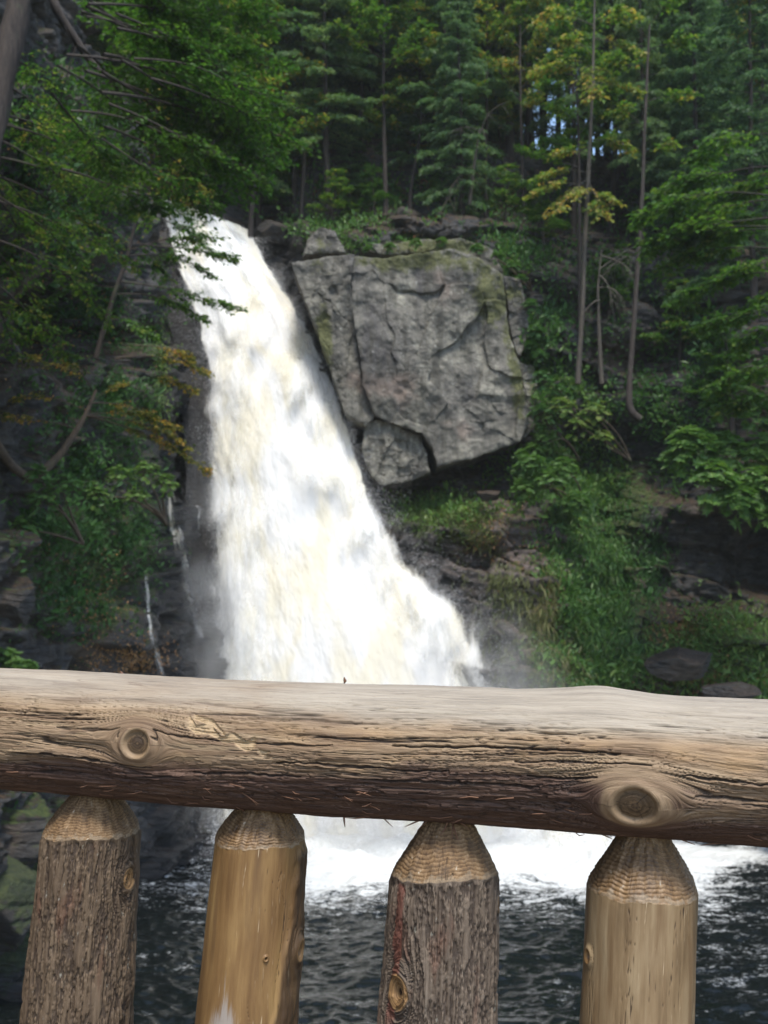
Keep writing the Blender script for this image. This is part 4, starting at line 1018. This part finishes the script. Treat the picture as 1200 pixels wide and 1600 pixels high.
# ------------------------------------------------------------------ log railing in the foreground
def wood_mat():
    m = M('peeled_log'); u, g = m.attr('lu'), m.attr('grain')
    bark, up, crack, gal, kd = m.attr('bark'), m.attr('topw'), m.attr('crack'), m.attr('gal'), m.attr('kd')
    fine = m.noise(m.comb(m.ma('MULTIPLY', u, 9.0), m.ma('MULTIPLY', g, 420.0)), 1.0, 6, 0.7)
    mid = m.noise(m.comb(m.ma('MULTIPLY', u, 5.0), m.ma('MULTIPLY', g, 90.0), 2.0), 1.0, 6, 0.65)
    big = m.noise(m.comb(m.ma('MULTIPLY', u, 4.0), m.ma('MULTIPLY', g, 14.0), 5.0), 1.0, 4, 0.6)
    c = m.ramp(mid, [(0.28, (0.10, 0.058, 0.034)), (0.46, (0.205, 0.136, 0.08)), (0.6, (0.30, 0.215, 0.13)), (0.76, (0.165, 0.105, 0.064))])
    c = m.mix(m.rng(big, 0.52, 0.68, 0, 0.75), c, (0.34, 0.22, 0.11))
    grey = m.ramp(m.ma('ADD', m.ma('MULTIPLY', mid, 0.5), m.ma('MULTIPLY', fine, 0.5)), [(0.3, (0.15, 0.13, 0.105)), (0.5, (0.32, 0.28, 0.22)), (0.7, (0.44, 0.39, 0.315))])
    c = m.mix(m.rng(m.ma('ADD', up, m.ma('MULTIPLY', m.ma('SUBTRACT', big, 0.5), 0.9)), 0.15, 0.75, 0, 0.92), c, grey)
    bark_shade_col = m.ramp(m.ma('ADD', m.ma('MULTIPLY', mid, 0.6), m.ma('MULTIPLY', fine, 0.4)), [(0.3, (0.02, 0.011, 0.008)), (0.5, (0.065, 0.034, 0.024)), (0.68, (0.15, 0.088, 0.06))])  # bark brown, darkened further to carry the log's underside shade
    c = m.mix(m.rng(m.ma('ADD', bark, m.ma('MULTIPLY', m.ma('SUBTRACT', mid, 0.5), 1.1)), 0.3, 0.7, 0, 0.95), c, bark_shade_col)
    c = m.mix(m.rng(fine, 0.56, 0.72, 0, 0.45), c, (0.09, 0.055, 0.038))
    pat = m.noise(m.comb(m.ma('MULTIPLY', u, 22.0), m.ma('MULTIPLY', g, 110.0), 4.0), 1.0, 7, 0.75, 0.6)
    c = m.mix(m.rng(m.ma('SUBTRACT', pat, m.ma('MULTIPLY', up, 0.07)), 0.53, 0.66, 0, 0.6), c, (0.11, 0.07, 0.048))
    c = m.mix(m.rng(m.noise(m.obj(), 260, 3, 0.7), 0.7, 0.78, 0, 0.8), c, (0.03, 0.02, 0.014))
    c = m.mix(m.ma('MULTIPLY', gal, 0.9), c, (0.40, 0.29, 0.17))
    c = m.mix(m.rng(crack, 0.2, 0.9, 0, 0.92), c, (0.022, 0.013, 0.009))
    ring = m.noise(m.comb(m.ma('ADD', m.ma('MULTIPLY', kd, 9.0), m.ma('MULTIPLY', m.noise(m.obj(), 60, 4, 0.7), 6.0)), m.ma('MULTIPLY', g, 90.0), 0.0), 1.0, 4, 0.7)
    kc = m.ramp(ring, [(0.35, (0.045, 0.028, 0.015)), (0.65, (0.15, 0.098, 0.052))])
    kc = m.mix(m.rng(kd, 0.95, 0.7), (0.24, 0.165, 0.095), kc)
    kc = m.mix(m.ma('MULTIPLY', m.rng(crack, 0.3, 0.9), 0.85), kc, (0.025, 0.015, 0.01))
    kc = m.mix(m.rng(m.noise(m.obj(), 140, 4, 0.7), 0.55, 0.7, 0, 0.6), kc, (0.05, 0.032, 0.018))
    c = m.mix(m.rng(kd, 1.2, 1.02), c, kc)
    bh = m.ma('ADD', m.ma('MULTIPLY', fine, 0.6), mid)
    return m.done(m.pbr(c, 0.62, m.bump(bh, 0.9, 0.003), **{'Specular IOR Level': 0.35}))
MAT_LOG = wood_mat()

def post_mat(name, barky, base):
    m = M(name); u, g, tip, kd, sc_ = m.attr('lu'), m.attr('grain'), m.attr('tip'), m.attr('kd'), m.attr('scar')
    fine = m.noise(m.comb(m.ma('MULTIPLY', u, 12.0), m.ma('MULTIPLY', g, 300.0)), 1.0, 6, 0.7)
    mid = m.noise(m.comb(m.ma('MULTIPLY', u, 5.0), m.ma('MULTIPLY', g, 70.0), 2.0), 1.0, 6, 0.65)
    big = m.noise(m.comb(m.ma('MULTIPLY', u, 7.0), m.ma('MULTIPLY', g, 30.0), 5.0), 1.0, 4, 0.6)
    a, b, d = base
    if barky:
        h = m.attr('crack')
        c = m.ramp(m.ma('ADD', m.ma('MULTIPLY', mid, 0.6), m.ma('MULTIPLY', fine, 0.4)), [(0.32, a), (0.5, b), (0.68, d)])
        c = m.mix(m.rng(big, 0.56, 0.7, 0, 0.5), c, (0.12, 0.05, 0.03))
        c = m.mix(m.rng(h, 0.4, 1.1, 0, 0.7), c, (0.026, 0.017, 0.013))
        c = m.mix(m.attr('red'), c, (0.13, 0.045, 0.03))
        c = m.mix(m.rng(m.noise(m.comb(m.ma('MULTIPLY', u, 40.0), m.ma('MULTIPLY', g, 90.0), 9.0), 1.0, 4, 0.7), 0.62, 0.72, 0, 0.6), c, (0.3, 0.29, 0.24))
    else:
        c = m.ramp(m.ma('ADD', m.ma('MULTIPLY', mid, 0.55), m.ma('MULTIPLY', big, 0.45)), [(0.34, a), (0.5, b), (0.66, d)])
        c = m.mix(m.rng(fine, 0.58, 0.74, 0, 0.75), c, (0.09, 0.048, 0.02))
        c = m.mix(m.rng(m.noise(m.comb(m.ma('MULTIPLY', u, 3.0), m.ma('MULTIPLY', g, 45.0), 11.0), 1.0, 5, 0.65), 0.52, 0.66, 0, 0.6), c, (0.13, 0.075, 0.035))
        c = m.mix(m.rng(m.noise(m.comb(m.ma('MULTIPLY', u, 16.0), m.ma('MULTIPLY', g, 260.0), 7.0), 1.0, 3, 0.6), 0.66, 0.72, 0, 0.7), c, (0.55, 0.45, 0.3))
        c = m.mix(m.rng(m.attr('crack'), 0.3, 0.9, 0, 0.9), c, (0.04, 0.025, 0.016))
        c = m.mix(m.rng(m.ma('ADD', sc_, m.ma('ADD', m.ma('MULTIPLY', m.ma('SUBTRACT', mid, 0.5), 2.2), m.ma('MULTIPLY', m.ma('SUBTRACT', fine, 0.5), 1.0))), 0.45, 0.85, 0, 0.7), c, (0.33, 0.31, 0.29))
    # sawn cone: end grain rings, pale rim
    rg = m.attr('ring')
    tn = m.noise(m.comb(m.ma('MULTIPLY', u, 60.0), m.ma('MULTIPLY', g, 60.0), 1.0), 1.0, 5, 0.7)
    tc = m.ramp(m.ma('ADD', m.ma('MULTIPLY', rg, 0.45), m.ma('ADD', 0.1, m.ma('MULTIPLY', m.ma('SUBTRACT', tn, 0.42), 1.6))), [(0.1, (0.06, 0.032, 0.014)), (0.5, (0.17, 0.102, 0.048)), (0.95, (0.32, 0.215, 0.118))])
    tc = m.mix(m.rng(m.ma('ADD', m.ma('ABSOLUTE', m.ma('SUBTRACT', tip, 0.05)), m.ma('MULTIPLY', m.ma('SUBTRACT', tn, 0.5), 0.9)), 0.1, 0.0, 0, 0.4), tc, (0.36, 0.29, 0.2))
    tc = m.mix(m.rng(tn, 0.62, 0.72, 0, 0.8), tc, (0.45, 0.4, 0.32))
    tc = m.mix(m.rng(m.attr('crack'), 0.3, 0.9, 0, 0.85), tc, (0.04, 0.025, 0.016))
    tc = m.mix(m.rng(m.noise(m.obj(), 55, 4, 0.6), 0.5, 0.65, 0, 0.5), tc, (0.09, 0.062, 0.04))
    c = m.mix(m.rng(tip, 0.0, 0.02), c, tc)
    ring = m.noise(m.comb(m.ma('MULTIPLY', kd, 14.0), 0.0, 0.0), 1.0, 3, 0.6)
    kc = m.ramp(ring, [(0.35, (0.09, 0.045, 0.02)), (0.65, (0.3, 0.18, 0.075))])
    kc = m.mix(m.rng(kd, 0.35, 0.1), kc, (0.03, 0.015, 0.008))
    c = m.mix(m.rng(kd, 1.15, 0.95), c, kc)
    bh = m.ma('ADD', m.ma('MULTIPLY', fine, 0.6), mid)
    return m.done(m.pbr(c, 0.7 if barky else 0.5, m.bump(bh, 0.7, 0.0035 if barky else 0.0012), **{'Specular IOR Level': 0.35}))

A0 = P(0, 1141, 1.603); A1 = P(1200, 1207, 1.308)
AX = A1 - A0; LEN = np.linalg.norm(AX); AX = AX / LEN
def u_of_px(px):
    lo, hi = -1.5, 2.5
    for _ in range(50):
        mi = (lo + hi) / 2; q = A0 + AX * LEN * mi
        if 600 + FPX * q[0] / q[1] < px: lo = mi
        else: hi = mi
    return lo * LEN
fr = unit(np.cross(AX, UP)); fr = fr if fr[1] < 0 else -fr
upv = unit(np.cross(fr, AX)); upv = upv if upv[2] > 0 else -upv
RAD = 0.0855

def u_surf(px):
    lo, hi = -1.5, 2.5
    for _ in range(50):
        mi = (lo + hi) / 2; q = A0 + AX * LEN * mi + fr * 0.0855
        if 600 + FPX * q[0] / q[1] < px: lo = mi
        else: hi = mi
    return lo * LEN
railing = empty('log_railing', (float(A0[0] + AX[0] * LEN / 2), float(A0[1] + AX[1] * LEN / 2), H - 1.55))
tag(railing, 'rustic log railing of one thick horizontal log on pointed upright posts', 'railing')

def knots_field(u, v, knots, base):
    """streamfunction-like grain that parts round each knot; returns grain, knot distance"""
    g = v.copy(); kd = np.full(u.shape, 9.0)
    for (ku, kv, ru, rv) in knots:
        a = (u - ku) / ru; b = (v - kv) / rv
        rho = np.sqrt(a * a + b * b * 1.0) + 1e-6
        R = 1.25
        a2 = (u - ku) / (ru * 1.55); r2 = np.sqrt(a2 * a2 + b * b) + 1e-6
        g = g - (v - kv) * np.clip(R * R / (r2 * r2), 0, 1) * np.exp(-np.maximum(r2 - R, 0) * 0.35)
        kd = np.minimum(kd, rho)
    for (ku, kv, ru, rv) in knots:
        rho = np.sqrt(((u - ku) / ru) ** 2 + ((v - kv) / rv) ** 2)
        r2 = np.sqrt(((u - ku) / (ru * 1.55)) ** 2 + ((v - kv) / rv) ** 2)
        w_ = sm(1.35, 1.0, r2)
        g = g * (1 - w_) + w_ * (kv + np.sign(v - kv) * rho * rv * 0.3 + rho * rv * 0.5)
    return g, kd

def build_rail():
    nu, nv = 1900, 420
    u = np.concatenate([np.linspace(-2.2, -0.12, 240, endpoint=False), np.linspace(-0.12, LEN + 0.12, 1560, endpoint=False), np.linspace(LEN + 0.12, LEN + 1.9, 240)])[:, None]; nu = len(u)
    # angles packed towards the side that shows
    th = np.linspace(-np.pi, np.pi, nv, endpoint=False); th = th - 0.35 * np.sin(th)
    th = th[None, :] + 0 * u; U = u + 0 * th
    v = th * RAD
    k1 = (u_surf(218), math.radians(5) * RAD, 0.019, 0.018)
    k2 = (u_surf(988), math.radians(-20) * RAD, 0.026, 0.021)
    kn = [k1, k2]
    g, kd = knots_field(U, v, kn, RAD)
    g = g + 0.006 * fbm(U * 5, v * 12, 0, 3, 301)
    r = RAD * (1 + 0.02 * fbm(U * 3, np.cos(th) * 1.2, np.sin(th) * 1.2, 3, 302)) + 0.0012 * fbm(U * 20, g * 60, 0, 3, 303)
    # swellings round knots
    r += 0.011 * np.exp(-(((U - k2[0]) / 0.075) ** 2 + ((v - k2[1]) / 0.042) ** 2)) + 0.004 * np.exp(-(((U - k1[0]) / 0.05) ** 2 + ((v - k1[1]) / 0.03) ** 2))
    r += 0.007 * np.exp(-(((U - u_surf(925)) / 0.05) ** 2 + ((v - math.radians(95) * RAD) / 0.06) ** 2))
    # knot discs: raised lip, cut face
    lip = np.exp(-((kd - 1.12 + 0.12 * fbm(U * 60, v * 60, 0, 3, 350)) / 0.2) ** 2) * 0.0028
    r = r + lip - 0.0045 * sm(1.0, 0.8, kd)
    deg = np.degrees(th)
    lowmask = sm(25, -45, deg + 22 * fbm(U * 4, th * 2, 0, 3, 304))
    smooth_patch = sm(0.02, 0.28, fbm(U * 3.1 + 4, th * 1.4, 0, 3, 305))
    bark_shade = np.clip(lowmask * 1.05 - 0.25 * smooth_patch, 0, 1) * sm(1.1, 1.8, kd)  # bark remnants, with the underside's shade put into the same mask
    # peeling layers: terraces following the grain
    lay = fbm(U * 7, g * 75, 0, 5, 306, 0.6) + 0.35 * fbm(U * 2, g * 20, 3, 2, 307)
    q = lay * 4.0; st = np.floor(q) + sm(0.84, 1.0, q - np.floor(q))
    terr = np.clip(st, -3, 3) * 0.0022
    tm = (0.10 + 0.9 * sm(75, 20, abs(deg + 8) ) ) * (0.35 + 0.65 * bark_shade) * sm(1.5, 2.8, kd)
    r = r + terr * tm
    edge = (1 - abs(q - np.floor(q) - 0.9) * 8).clip(0, 1) * tm * 1.25
    # checks: long thin splits along the grain
    cr = np.zeros(U.shape)
    for k, (fu, fg, thr, am) in enumerate([(1.6, 45, 0.05, 1.0), (4.5, 130, 0.06, 0.95), (8, 260, 0.08, 0.8), (14, 480, 0.1, 0.6)]):
        nn = abs(fbm(U * fu + 9 * k, g * fg, 1.0 * k, 3, 310 + k))
        mk = sm(-0.2, 0.12, fbm(U * 5 + k * 7, g * 30, k, 3, 320 + k))
        cr = np.maximum(cr, (1 - sm(0, thr, nn)) * mk * am)
    cm = (0.22 + 0.78 * sm(66, 34, abs(deg + 4 + 14 * fbm(U * 5, th, 0, 2, 341)))) * sm(1.6, 2.6, kd)
    cr = cr * cm
    r = r - 0.0032 * cr
    # long drying checks that run with the grain
    for (p0, p1, dg, am) in [(610,965,16,1.0),(800,1015,6,.9),(240,520,12,.8),(90,190,14,.7),(430,700,-4,.9),(20,240,-12,.9),(560,840,-14,.8),(1060,1290,2,.9),(1080,1200,-12,.8),(300,470,-16,.8),(700,900,30,.5),(380,560,34,.5),(-100,120,26,.6),(820,930,-6,.9)]:
        ua, ub = u_surf(p0), u_surf(p1); gv = math.radians(dg) * RAD
        env = np.sqrt(np.clip((U - ua) / (ub - ua) * (1 - (U - ua) / (ub - ua)) * 4, 0, 1))
        gc = gv + 0.0022 * vn(U * 22, dg, 0, 61) + 0.0008 * vn(U * 110, dg, 0, 62)
        wdt = (0.0009 + 0.0024 * env * (0.6 + 0.5 * vn(U * 45, dg, 3, 63)))
        ck = sm(1.0, 0.45, abs(v + 0.4 * (g - v) - gc) / wdt) * (env > 0.02) * (abs(th) < 1.6) * am
        cr = np.maximum(cr, ck * sm(1.05, 1.3, kd)); r = r - 0.0035 * ck * sm(1.05, 1.3, kd)
    for (ku, kv, ru, rv) in kn:
        an = np.arctan2((v - kv) / rv, (U - ku) / ru) + 0.25 * vn(kd * 5, 0, 0, 71)
        rad_ = (1 - sm(0.0, 0.10, abs(np.sin(an * 1.5 + ku * 40)) * kd)) * (kd < 0.85) * (kd > 0.08)
        cr = np.maximum(cr, rad_ * 0.8)
    # beetle gallery: pale scooped channel
    gal = np.zeros(U.shape)
    for pts, wd in (([(290,1128),(305,1142),(325,1140),(345,1152),(365,1152),(385,1164),(398,1160)], 0.0085), ([(296,1122),(330,1132),(350,1144)], 0.005), ([(405,1172),(420,1176)], 0.004)):
        pu = [u_surf(p[0]) for p in pts]
        cyv = [1141 + (1207 - 1141) * (p[0] / 1200) for p in pts]
        pv = [RAD * (math.asin(max(-1, min(1, (cyv[i] - pts[i][1]) / 97.0))) + math.radians(9.5)) for i in range(len(pts))]
        vc = np.interp(U, pu, pv) + 0.0022 * vn(U * 90, 0, 0, 33)
        inside = sm(pu[0] - 0.002, pu[0] + 0.004, U) * sm(pu[-1] + 0.004, pu[-1] - 0.004, U)
        dv = abs(v - vc) / (wd * (0.75 + 0.35 * vn(U * 60, 4, 0, 34)))
        gal = np.maximum(gal, inside * sm(1.0, 0.75, dv))
    r = r - 0.0028 * gal
    cr = cr * (1 - gal)
    C = A0 + AX * U[..., None]
    C = C + upv * (0.004 * vn(U * 2.5, 0, 0, 8))[..., None]
    V = C + r[..., None] * (np.cos(th)[..., None] * fr + np.sin(th)[..., None] * upv)
    topw = sm(14, 58, deg) * sm(175, 140, deg) * (0.55 + 0.45 * sm(u_surf(250), u_surf(800), U))
    cr = np.maximum(cr, edge * 0.75)
    org = np.array(railing.location)
    V0 = V.reshape(-1, 3) - org
    f = grid_faces(nu, nv, True)
    # caps
    caps = []
    V0 = np.vstack([V0, V[0].mean(0) - org, V[-1].mean(0) - org])
    a, b = len(V0) - 2, len(V0) - 1
    j = np.arange(0, nv, 2)
    caps = np.concatenate([np.stack([np.full(len(j), a), (j + 2) % nv, (j + 1) % nv, j], -1), np.stack([np.full(len(j), b), (nu - 1) * nv + j, (nu - 1) * nv + (j + 1) % nv, (nu - 1) * nv + (j + 2) % nv], -1)])
    at = {'lu': U, 'grain': g, 'bark': bark_shade, 'topw': topw, 'crack': cr, 'gal': gal, 'kd': kd}
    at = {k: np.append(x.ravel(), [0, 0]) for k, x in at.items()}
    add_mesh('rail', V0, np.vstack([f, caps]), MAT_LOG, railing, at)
    return k1, k2
build_rail()

def rail_point(px, deg, lift=0.0):
    u = u_surf(px); th = math.radians(deg)
    return A0 + AX * u + (RAD + lift) * (math.cos(th) * fr + math.sin(th) * upv)
# loose splinters and stubs on the rail
tbs = Tub(); rs = np.random.default_rng(44); org = np.array(railing.location)
for (px, deg, dx, dz, ln, r) in [(497,100,0.1,1,0.008,0.003),(133,100,-0.2,1,0.006,0.003),(512,-78,0.1,-1,0.012,0.0016),(576,-75,0.7,-0.6,0.014,0.001),(350,-72,0.6,-0.7,0.012,0.0015),
        (365,-35,0.9,-0.5,0.03,0.0009),(372,-38,0.8,-0.6,0.022,0.0008),(310,-30,0.7,-0.6,0.016,0.0008),(640,-70,-0.9,-0.3,0.02,0.0012),(652,-70,-0.8,-0.6,0.016,0.001),(690,-68,0.3,-0.9,0.02,0.0015),(695,-66,-0.2,-1,0.018,0.0012),(700,-64,0.8,-0.5,0.014,0.001),(684,-66,-0.6,-1,0.016,0.0012)]:
    p = rail_point(px, deg, -0.003)
    q = p + unit(np.array([dx, -0.35, dz])) * (ln + 0.004)
    tbs.tube(np.array([p, (p + q) / 2 + rs.normal(size=3) * 0.0012, q]) - org, [r, r * 0.8, r * 0.25], 5)
for k in range(46):
    px = 20 + rs.random() * 1150; deg = -20 - rs.random() * 55
    p = rail_point(px, deg, -0.001)
    q = p + AX * (0.008 + 0.02 * rs.random()) * rs.choice([-1, 1]) + np.array([0, -0.003, -0.004 * rs.random()])
    tbs.tube(np.array([p, (p + q) / 2 + rs.normal(size=3) * 0.001 + fr * 0.002, q + fr * 0.002]) - org, [0.0009, 0.0007, 0.0003], 4)
o = tbs.build('splinters', None, railing); o['kind'] = 'stuff'
m = M('splinter'); o.data.materials.append(m.done(m.pbr((0.16, 0.08, 0.045), 0.8)))

PM = {'bark1': post_mat('post_bark_brown', True, ((0.045, 0.029, 0.018), (0.105, 0.071, 0.043), (0.17, 0.122, 0.078))),
      'bark2': post_mat('post_bark_grey', True, ((0.045, 0.033, 0.024), (0.122, 0.091, 0.066), (0.21, 0.167, 0.125))),
      'peel1': post_mat('post_peeled_orange', False, ((0.11, 0.058, 0.022), (0.19, 0.108, 0.042), (0.29, 0.182, 0.072))),
      'peel2': post_mat('post_peeled_tan', False, ((0.11, 0.07, 0.035), (0.22, 0.15, 0.08), (0.32, 0.24, 0.14)))}
def build_post(name, cx, ys, wpx, neck_px, neck_y, kind, seed, label, knots=(), slope=0.065, widen=0.05, front=0.0, strip=None, scar=None, barkside=False):
    u = u_of_px(cx); ctr = A0 + AX * u; Y = ctr[1]
    top = P(cx, ys, Y)                                # axis at shoulder height
    rs_ = wpx / 2 / FPX * Y * 1.0
    rn = neck_px / 2 / FPX * Y
    zs = top[2]; zn = P(cx, neck_y, Y)[2]; zb = H - 1.55
    ztop = ctr[2] - RAD * 0.55
    slc = (rs_ - rn) / max(zn - zs, 1e-3)
    nt = 440
    z = np.concatenate([np.linspace(zb, zs - 0.26, 60, endpoint=False), np.linspace(zs - 0.26, ztop, 560)])[:, None]
    th = np.linspace(-np.pi, np.pi, nt, endpoint=False)[None, :]
    z = z + 0 * th; th = th + 0 * z
    v = th * rs_
    # th = 0 faces the camera; positive to the right
    kn = [(zs - (ky - ys) / FPX * Y, math.asin(max(-.97, min(.97, (kx - (cx - slope * (ky - ys))) / (wpx / 2)))) * rs_, kr / FPX * Y * 1.25, kr / FPX * Y) for kx, ky, kr in knots]
    g, kd = knots_field(z, v, kn, rs_) if kn else (v.copy(), np.full(z.shape, 9.0))
    g = g + 0.004 * fbm(z * 8, v * 14, 0, 3, seed)
    zsh = zs + front * np.cos(th) + 0.006 * fbm(np.cos(th) * 1.5, np.sin(th) * 1.5, 0, 3, seed + 1) + 0.0015 * vn(th * 9, 0, 0, seed)
    rc = rs_ * (1 + widen * np.clip((zs - z) / 0.25, 0, 1.5)) + 0.002 * fbm(z * 6, np.cos(th), np.sin(th), 3, seed + 2)
    tipd = z - zsh
    tn_ = np.clip(tipd / max(zn - zs, 1e-3), 0, 3)
    cone = rc - (rs_ - rn) * tn_ ** (1.28 if seed < 420 else 1.06) + (0.0012 * abs(np.cos(th * 3.5 + seed)) + 0.0005 * np.cos(th * 9 + seed + 3 * tn_)) * sm(0, 0.3, tn_)
    r = np.where(tipd > 0, np.maximum(cone, 0.012), rc)
    tipm = np.clip(tipd / max(zn - zs, 1e-3), -0.3, 2)
    below = sm(0.0, -0.006, tipd)
    barky = kind.startswith('bark')
    if barky:
        n1 = fbm(z * 13, g * 120, 0, 5, seed + 3, 0.7); n2 = fbm(z * 26, g * 330, 0, 3, seed + 4)
        rid = 1 - abs(n1) * 2.6
        fis = sm(0.35, 0.9, rid)                       # fissures
        r = r + below * (0.0014 - 0.0034 * fis + 0.0016 * n2 + 0.003 * fbm(z * 16, g * 55, 0, 4, seed + 5, .6))
        crack = fis * below
    else:
        n1 = abs(fbm(z * 5, g * 130, 0, 3, seed + 3))
        crack = (1 - sm(0, 0.03, n1)) * sm(0.0, 0.3, fbm(z * 9, g * 40, 0, 2, seed + 6)) * below
        r = r + below * (0.0006 * fbm(z * 10, g * 80, 0, 3, seed + 4) - 0.001 * crack)
    if barkside:       # strip of bark left along the right edge
        bs = sm(0.62, 0.74, np.sin(th) * (np.cos(th) > -0.4) + 0.10 * fbm(z * 14, 0 * th, 0, 3, seed + 8) + 0.35 * sm(0.10, 0.32, zs - z) - 0.12) * sm(0.0, -0.02, tipd)
        r = r + bs * (0.004 + 0.003 * fbm(z * 30, g * 120, 0, 3, seed + 9)); crack = np.maximum(crack, bs * 0.75)
    # sawn rings on the cone
    saw = (tipd + 0.004 * fbm(th * 2.2, z * 30, 0, 3, seed + 7)) / (0.0034 if kind in ('bark1', 'peel1') else 0.0045)
    ring = (saw - np.floor(saw))
    ring_amp = 0.0013 * sm(0.0, 0.01, tipd) * (0.35 + 0.65 * sm(-0.2, 0.4, fbm(th * 2, z * 15, 2, 2, seed + 10)) + (0.5 if not barky else 0))
    r = r + (0.25 if kind == 'bark1' else 0.5) * ring_amp * (0.5 - abs(ring - 0.5)) * 2 + 0.0014 * fbm(th * 12, z * 200, 0, 4, seed + 11, .65) * (tipd > 0)
    spl = (1 - sm(0, 0.02, abs(fbm(th * 3.2, z * 5, 0, 3, seed + 15)))) * sm(0.0, 0.25, fbm(th * 2, z * 20, 5, 2, seed + 16)) * (tipd > 0.002)
    crack = np.maximum(crack, spl * 0.9); r = r - 0.0018 * spl
    r = r + 0.0026 * np.exp(-((kd - 1.0) / 0.4) ** 2) * below - 0.004 * sm(0.7, 0.2, kd) * below
    red = np.zeros(z.shape)
    if strip: red = sm(0.5, 0.3, abs(th - (strip[0] + strip[1] * (zs - z)) + 0.08 * fbm(z * 20, z * 0, 0, 3, 4)) / strip[2]) * sm(0.19, 0.15, zs - z) * below * 0.8
    scr = np.zeros(z.shape)
    if scar: scr = np.exp(-(((z - (zs - (scar[1] - ys) / FPX * Y)) / scar[3]) ** 2 + ((v - scar[0]) / scar[2]) ** 2))
    ax = np.stack([top[0] - slope * (zs - z), Y + 0 * z, z], -1)
    D = np.stack([np.sin(th), -np.cos(th), 0 * th], -1)
    V = ax + r[..., None] * D
    org = np.array(railing.location)
    n = len(V)
    V0 = np.vstack([V.reshape(-1, 3), V[-1].mean(0)]) - org
    j = np.arange(0, nt, 2); a = n * nt
    cap = np.stack([np.full(len(j), a), (n - 1) * nt + j, (n - 1) * nt + (j + 1) % nt, (n - 1) * nt + (j + 2) % nt], -1)
    at = {'lu': z, 'grain': g, 'tip': tipm, 'kd': kd, 'crack': crack, 'ring': ring, 'red': red, 'scar': scr}
    at = {k: np.append(x.ravel(), 0) for k, x in at.items()}
    o = add_mesh('post', V0, np.vstack([grid_faces(n, nt, True), cap]), PM[kind], railing, at)
    o['label'] = label
    return o
build_post('post', 143, 1298, 146, 72, 1243, 'bark1', 401, 'brown bark covered post with a rounded cut tip, leftmost', widen=0.12, knots=[(206, 1362, 12)])
build_post('post', 406, 1312, 138, 86, 1270, 'peel1', 411, 'peeled orange brown post with a pale scar at its foot', knots=[(468, 1472, 13), (422, 1469, 3)], slope=0.075, widen=0.1, scar=(-0.022, 1585, 0.02, 0.055), barkside=True)
build_post('post', 695, 1366, 166, 92, 1300, 'bark2', 421, 'grey bark covered post with a reddish strip and a knot', knots=[(624, 1522, 20), (778, 1405, 10)], slope=0.055, front=0.008, widen=0.12, strip=(-1.0, 0.2, 0.28))
build_post('post', 1003, 1388, 166, 92, 1322, 'peel2', 431, 'peeled tan post with coarse saw rings on its tip', knots=[(914, 1483, 9)], slope=0.05, widen=0.05)
build_post('post', -190, 1280, 140, 80, 1235, 'peel2', 441, 'peeled post beyond the left edge')
build_post('post', 1390, 1430, 180, 100, 1350, 'bark1', 451, 'bark covered post beyond the right edge')
# the railing goes on past both sides of the view
pl = [o for o in railing.children if o.name.startswith('post')][-2:]
for src, sg in ((pl[0], -1), (pl[1], 1)):
    for k in range(1, 6):
        c = src.copy(); COL.objects.link(c); c.parent = railing
        c.location = tuple(AX * sg * (0.29 * k + 0.02 * (k % 2))); c['label'] = 'post further along the railing'
# bridge deck under the viewer
tb_v, tb_f = [], []
for k in range(23):
    x0 = -2.9 + k * 0.25; z1 = H - 1.55
    for (a, b, c) in [(x0, -1.6, z1 - 0.05), (x0 + 0.238, -1.6, z1 - 0.05), (x0 + 0.238, 1.95, z1 - 0.05), (x0, 1.95, z1 - 0.05), (x0, -1.6, z1), (x0 + 0.238, -1.6, z1), (x0 + 0.238, 1.95, z1), (x0, 1.95, z1)]: tb_v.append((a, b, c))
    o8 = k * 8
    tb_f += [[o8 + i for i in q] for q in ((3, 2, 1, 0), (4, 5, 6, 7), (0, 1, 5, 4), (1, 2, 6, 5), (2, 3, 7, 6), (3, 0, 4, 7))]
m = M('deck_planks'); dc = m.ramp(m.noise(m.scale(m.obj(), (12, 1.2, 1)), 2.0, 5, 0.6), [(0.3, (0.10, 0.08, 0.06)), (0.7, (0.22, 0.18, 0.14))])
o = add_mesh('deck', tb_v, tb_f, m.done(m.pbr(dc, 0.8)), smooth=False); tag(o, 'plank floor of the viewing platform', kind='structure')
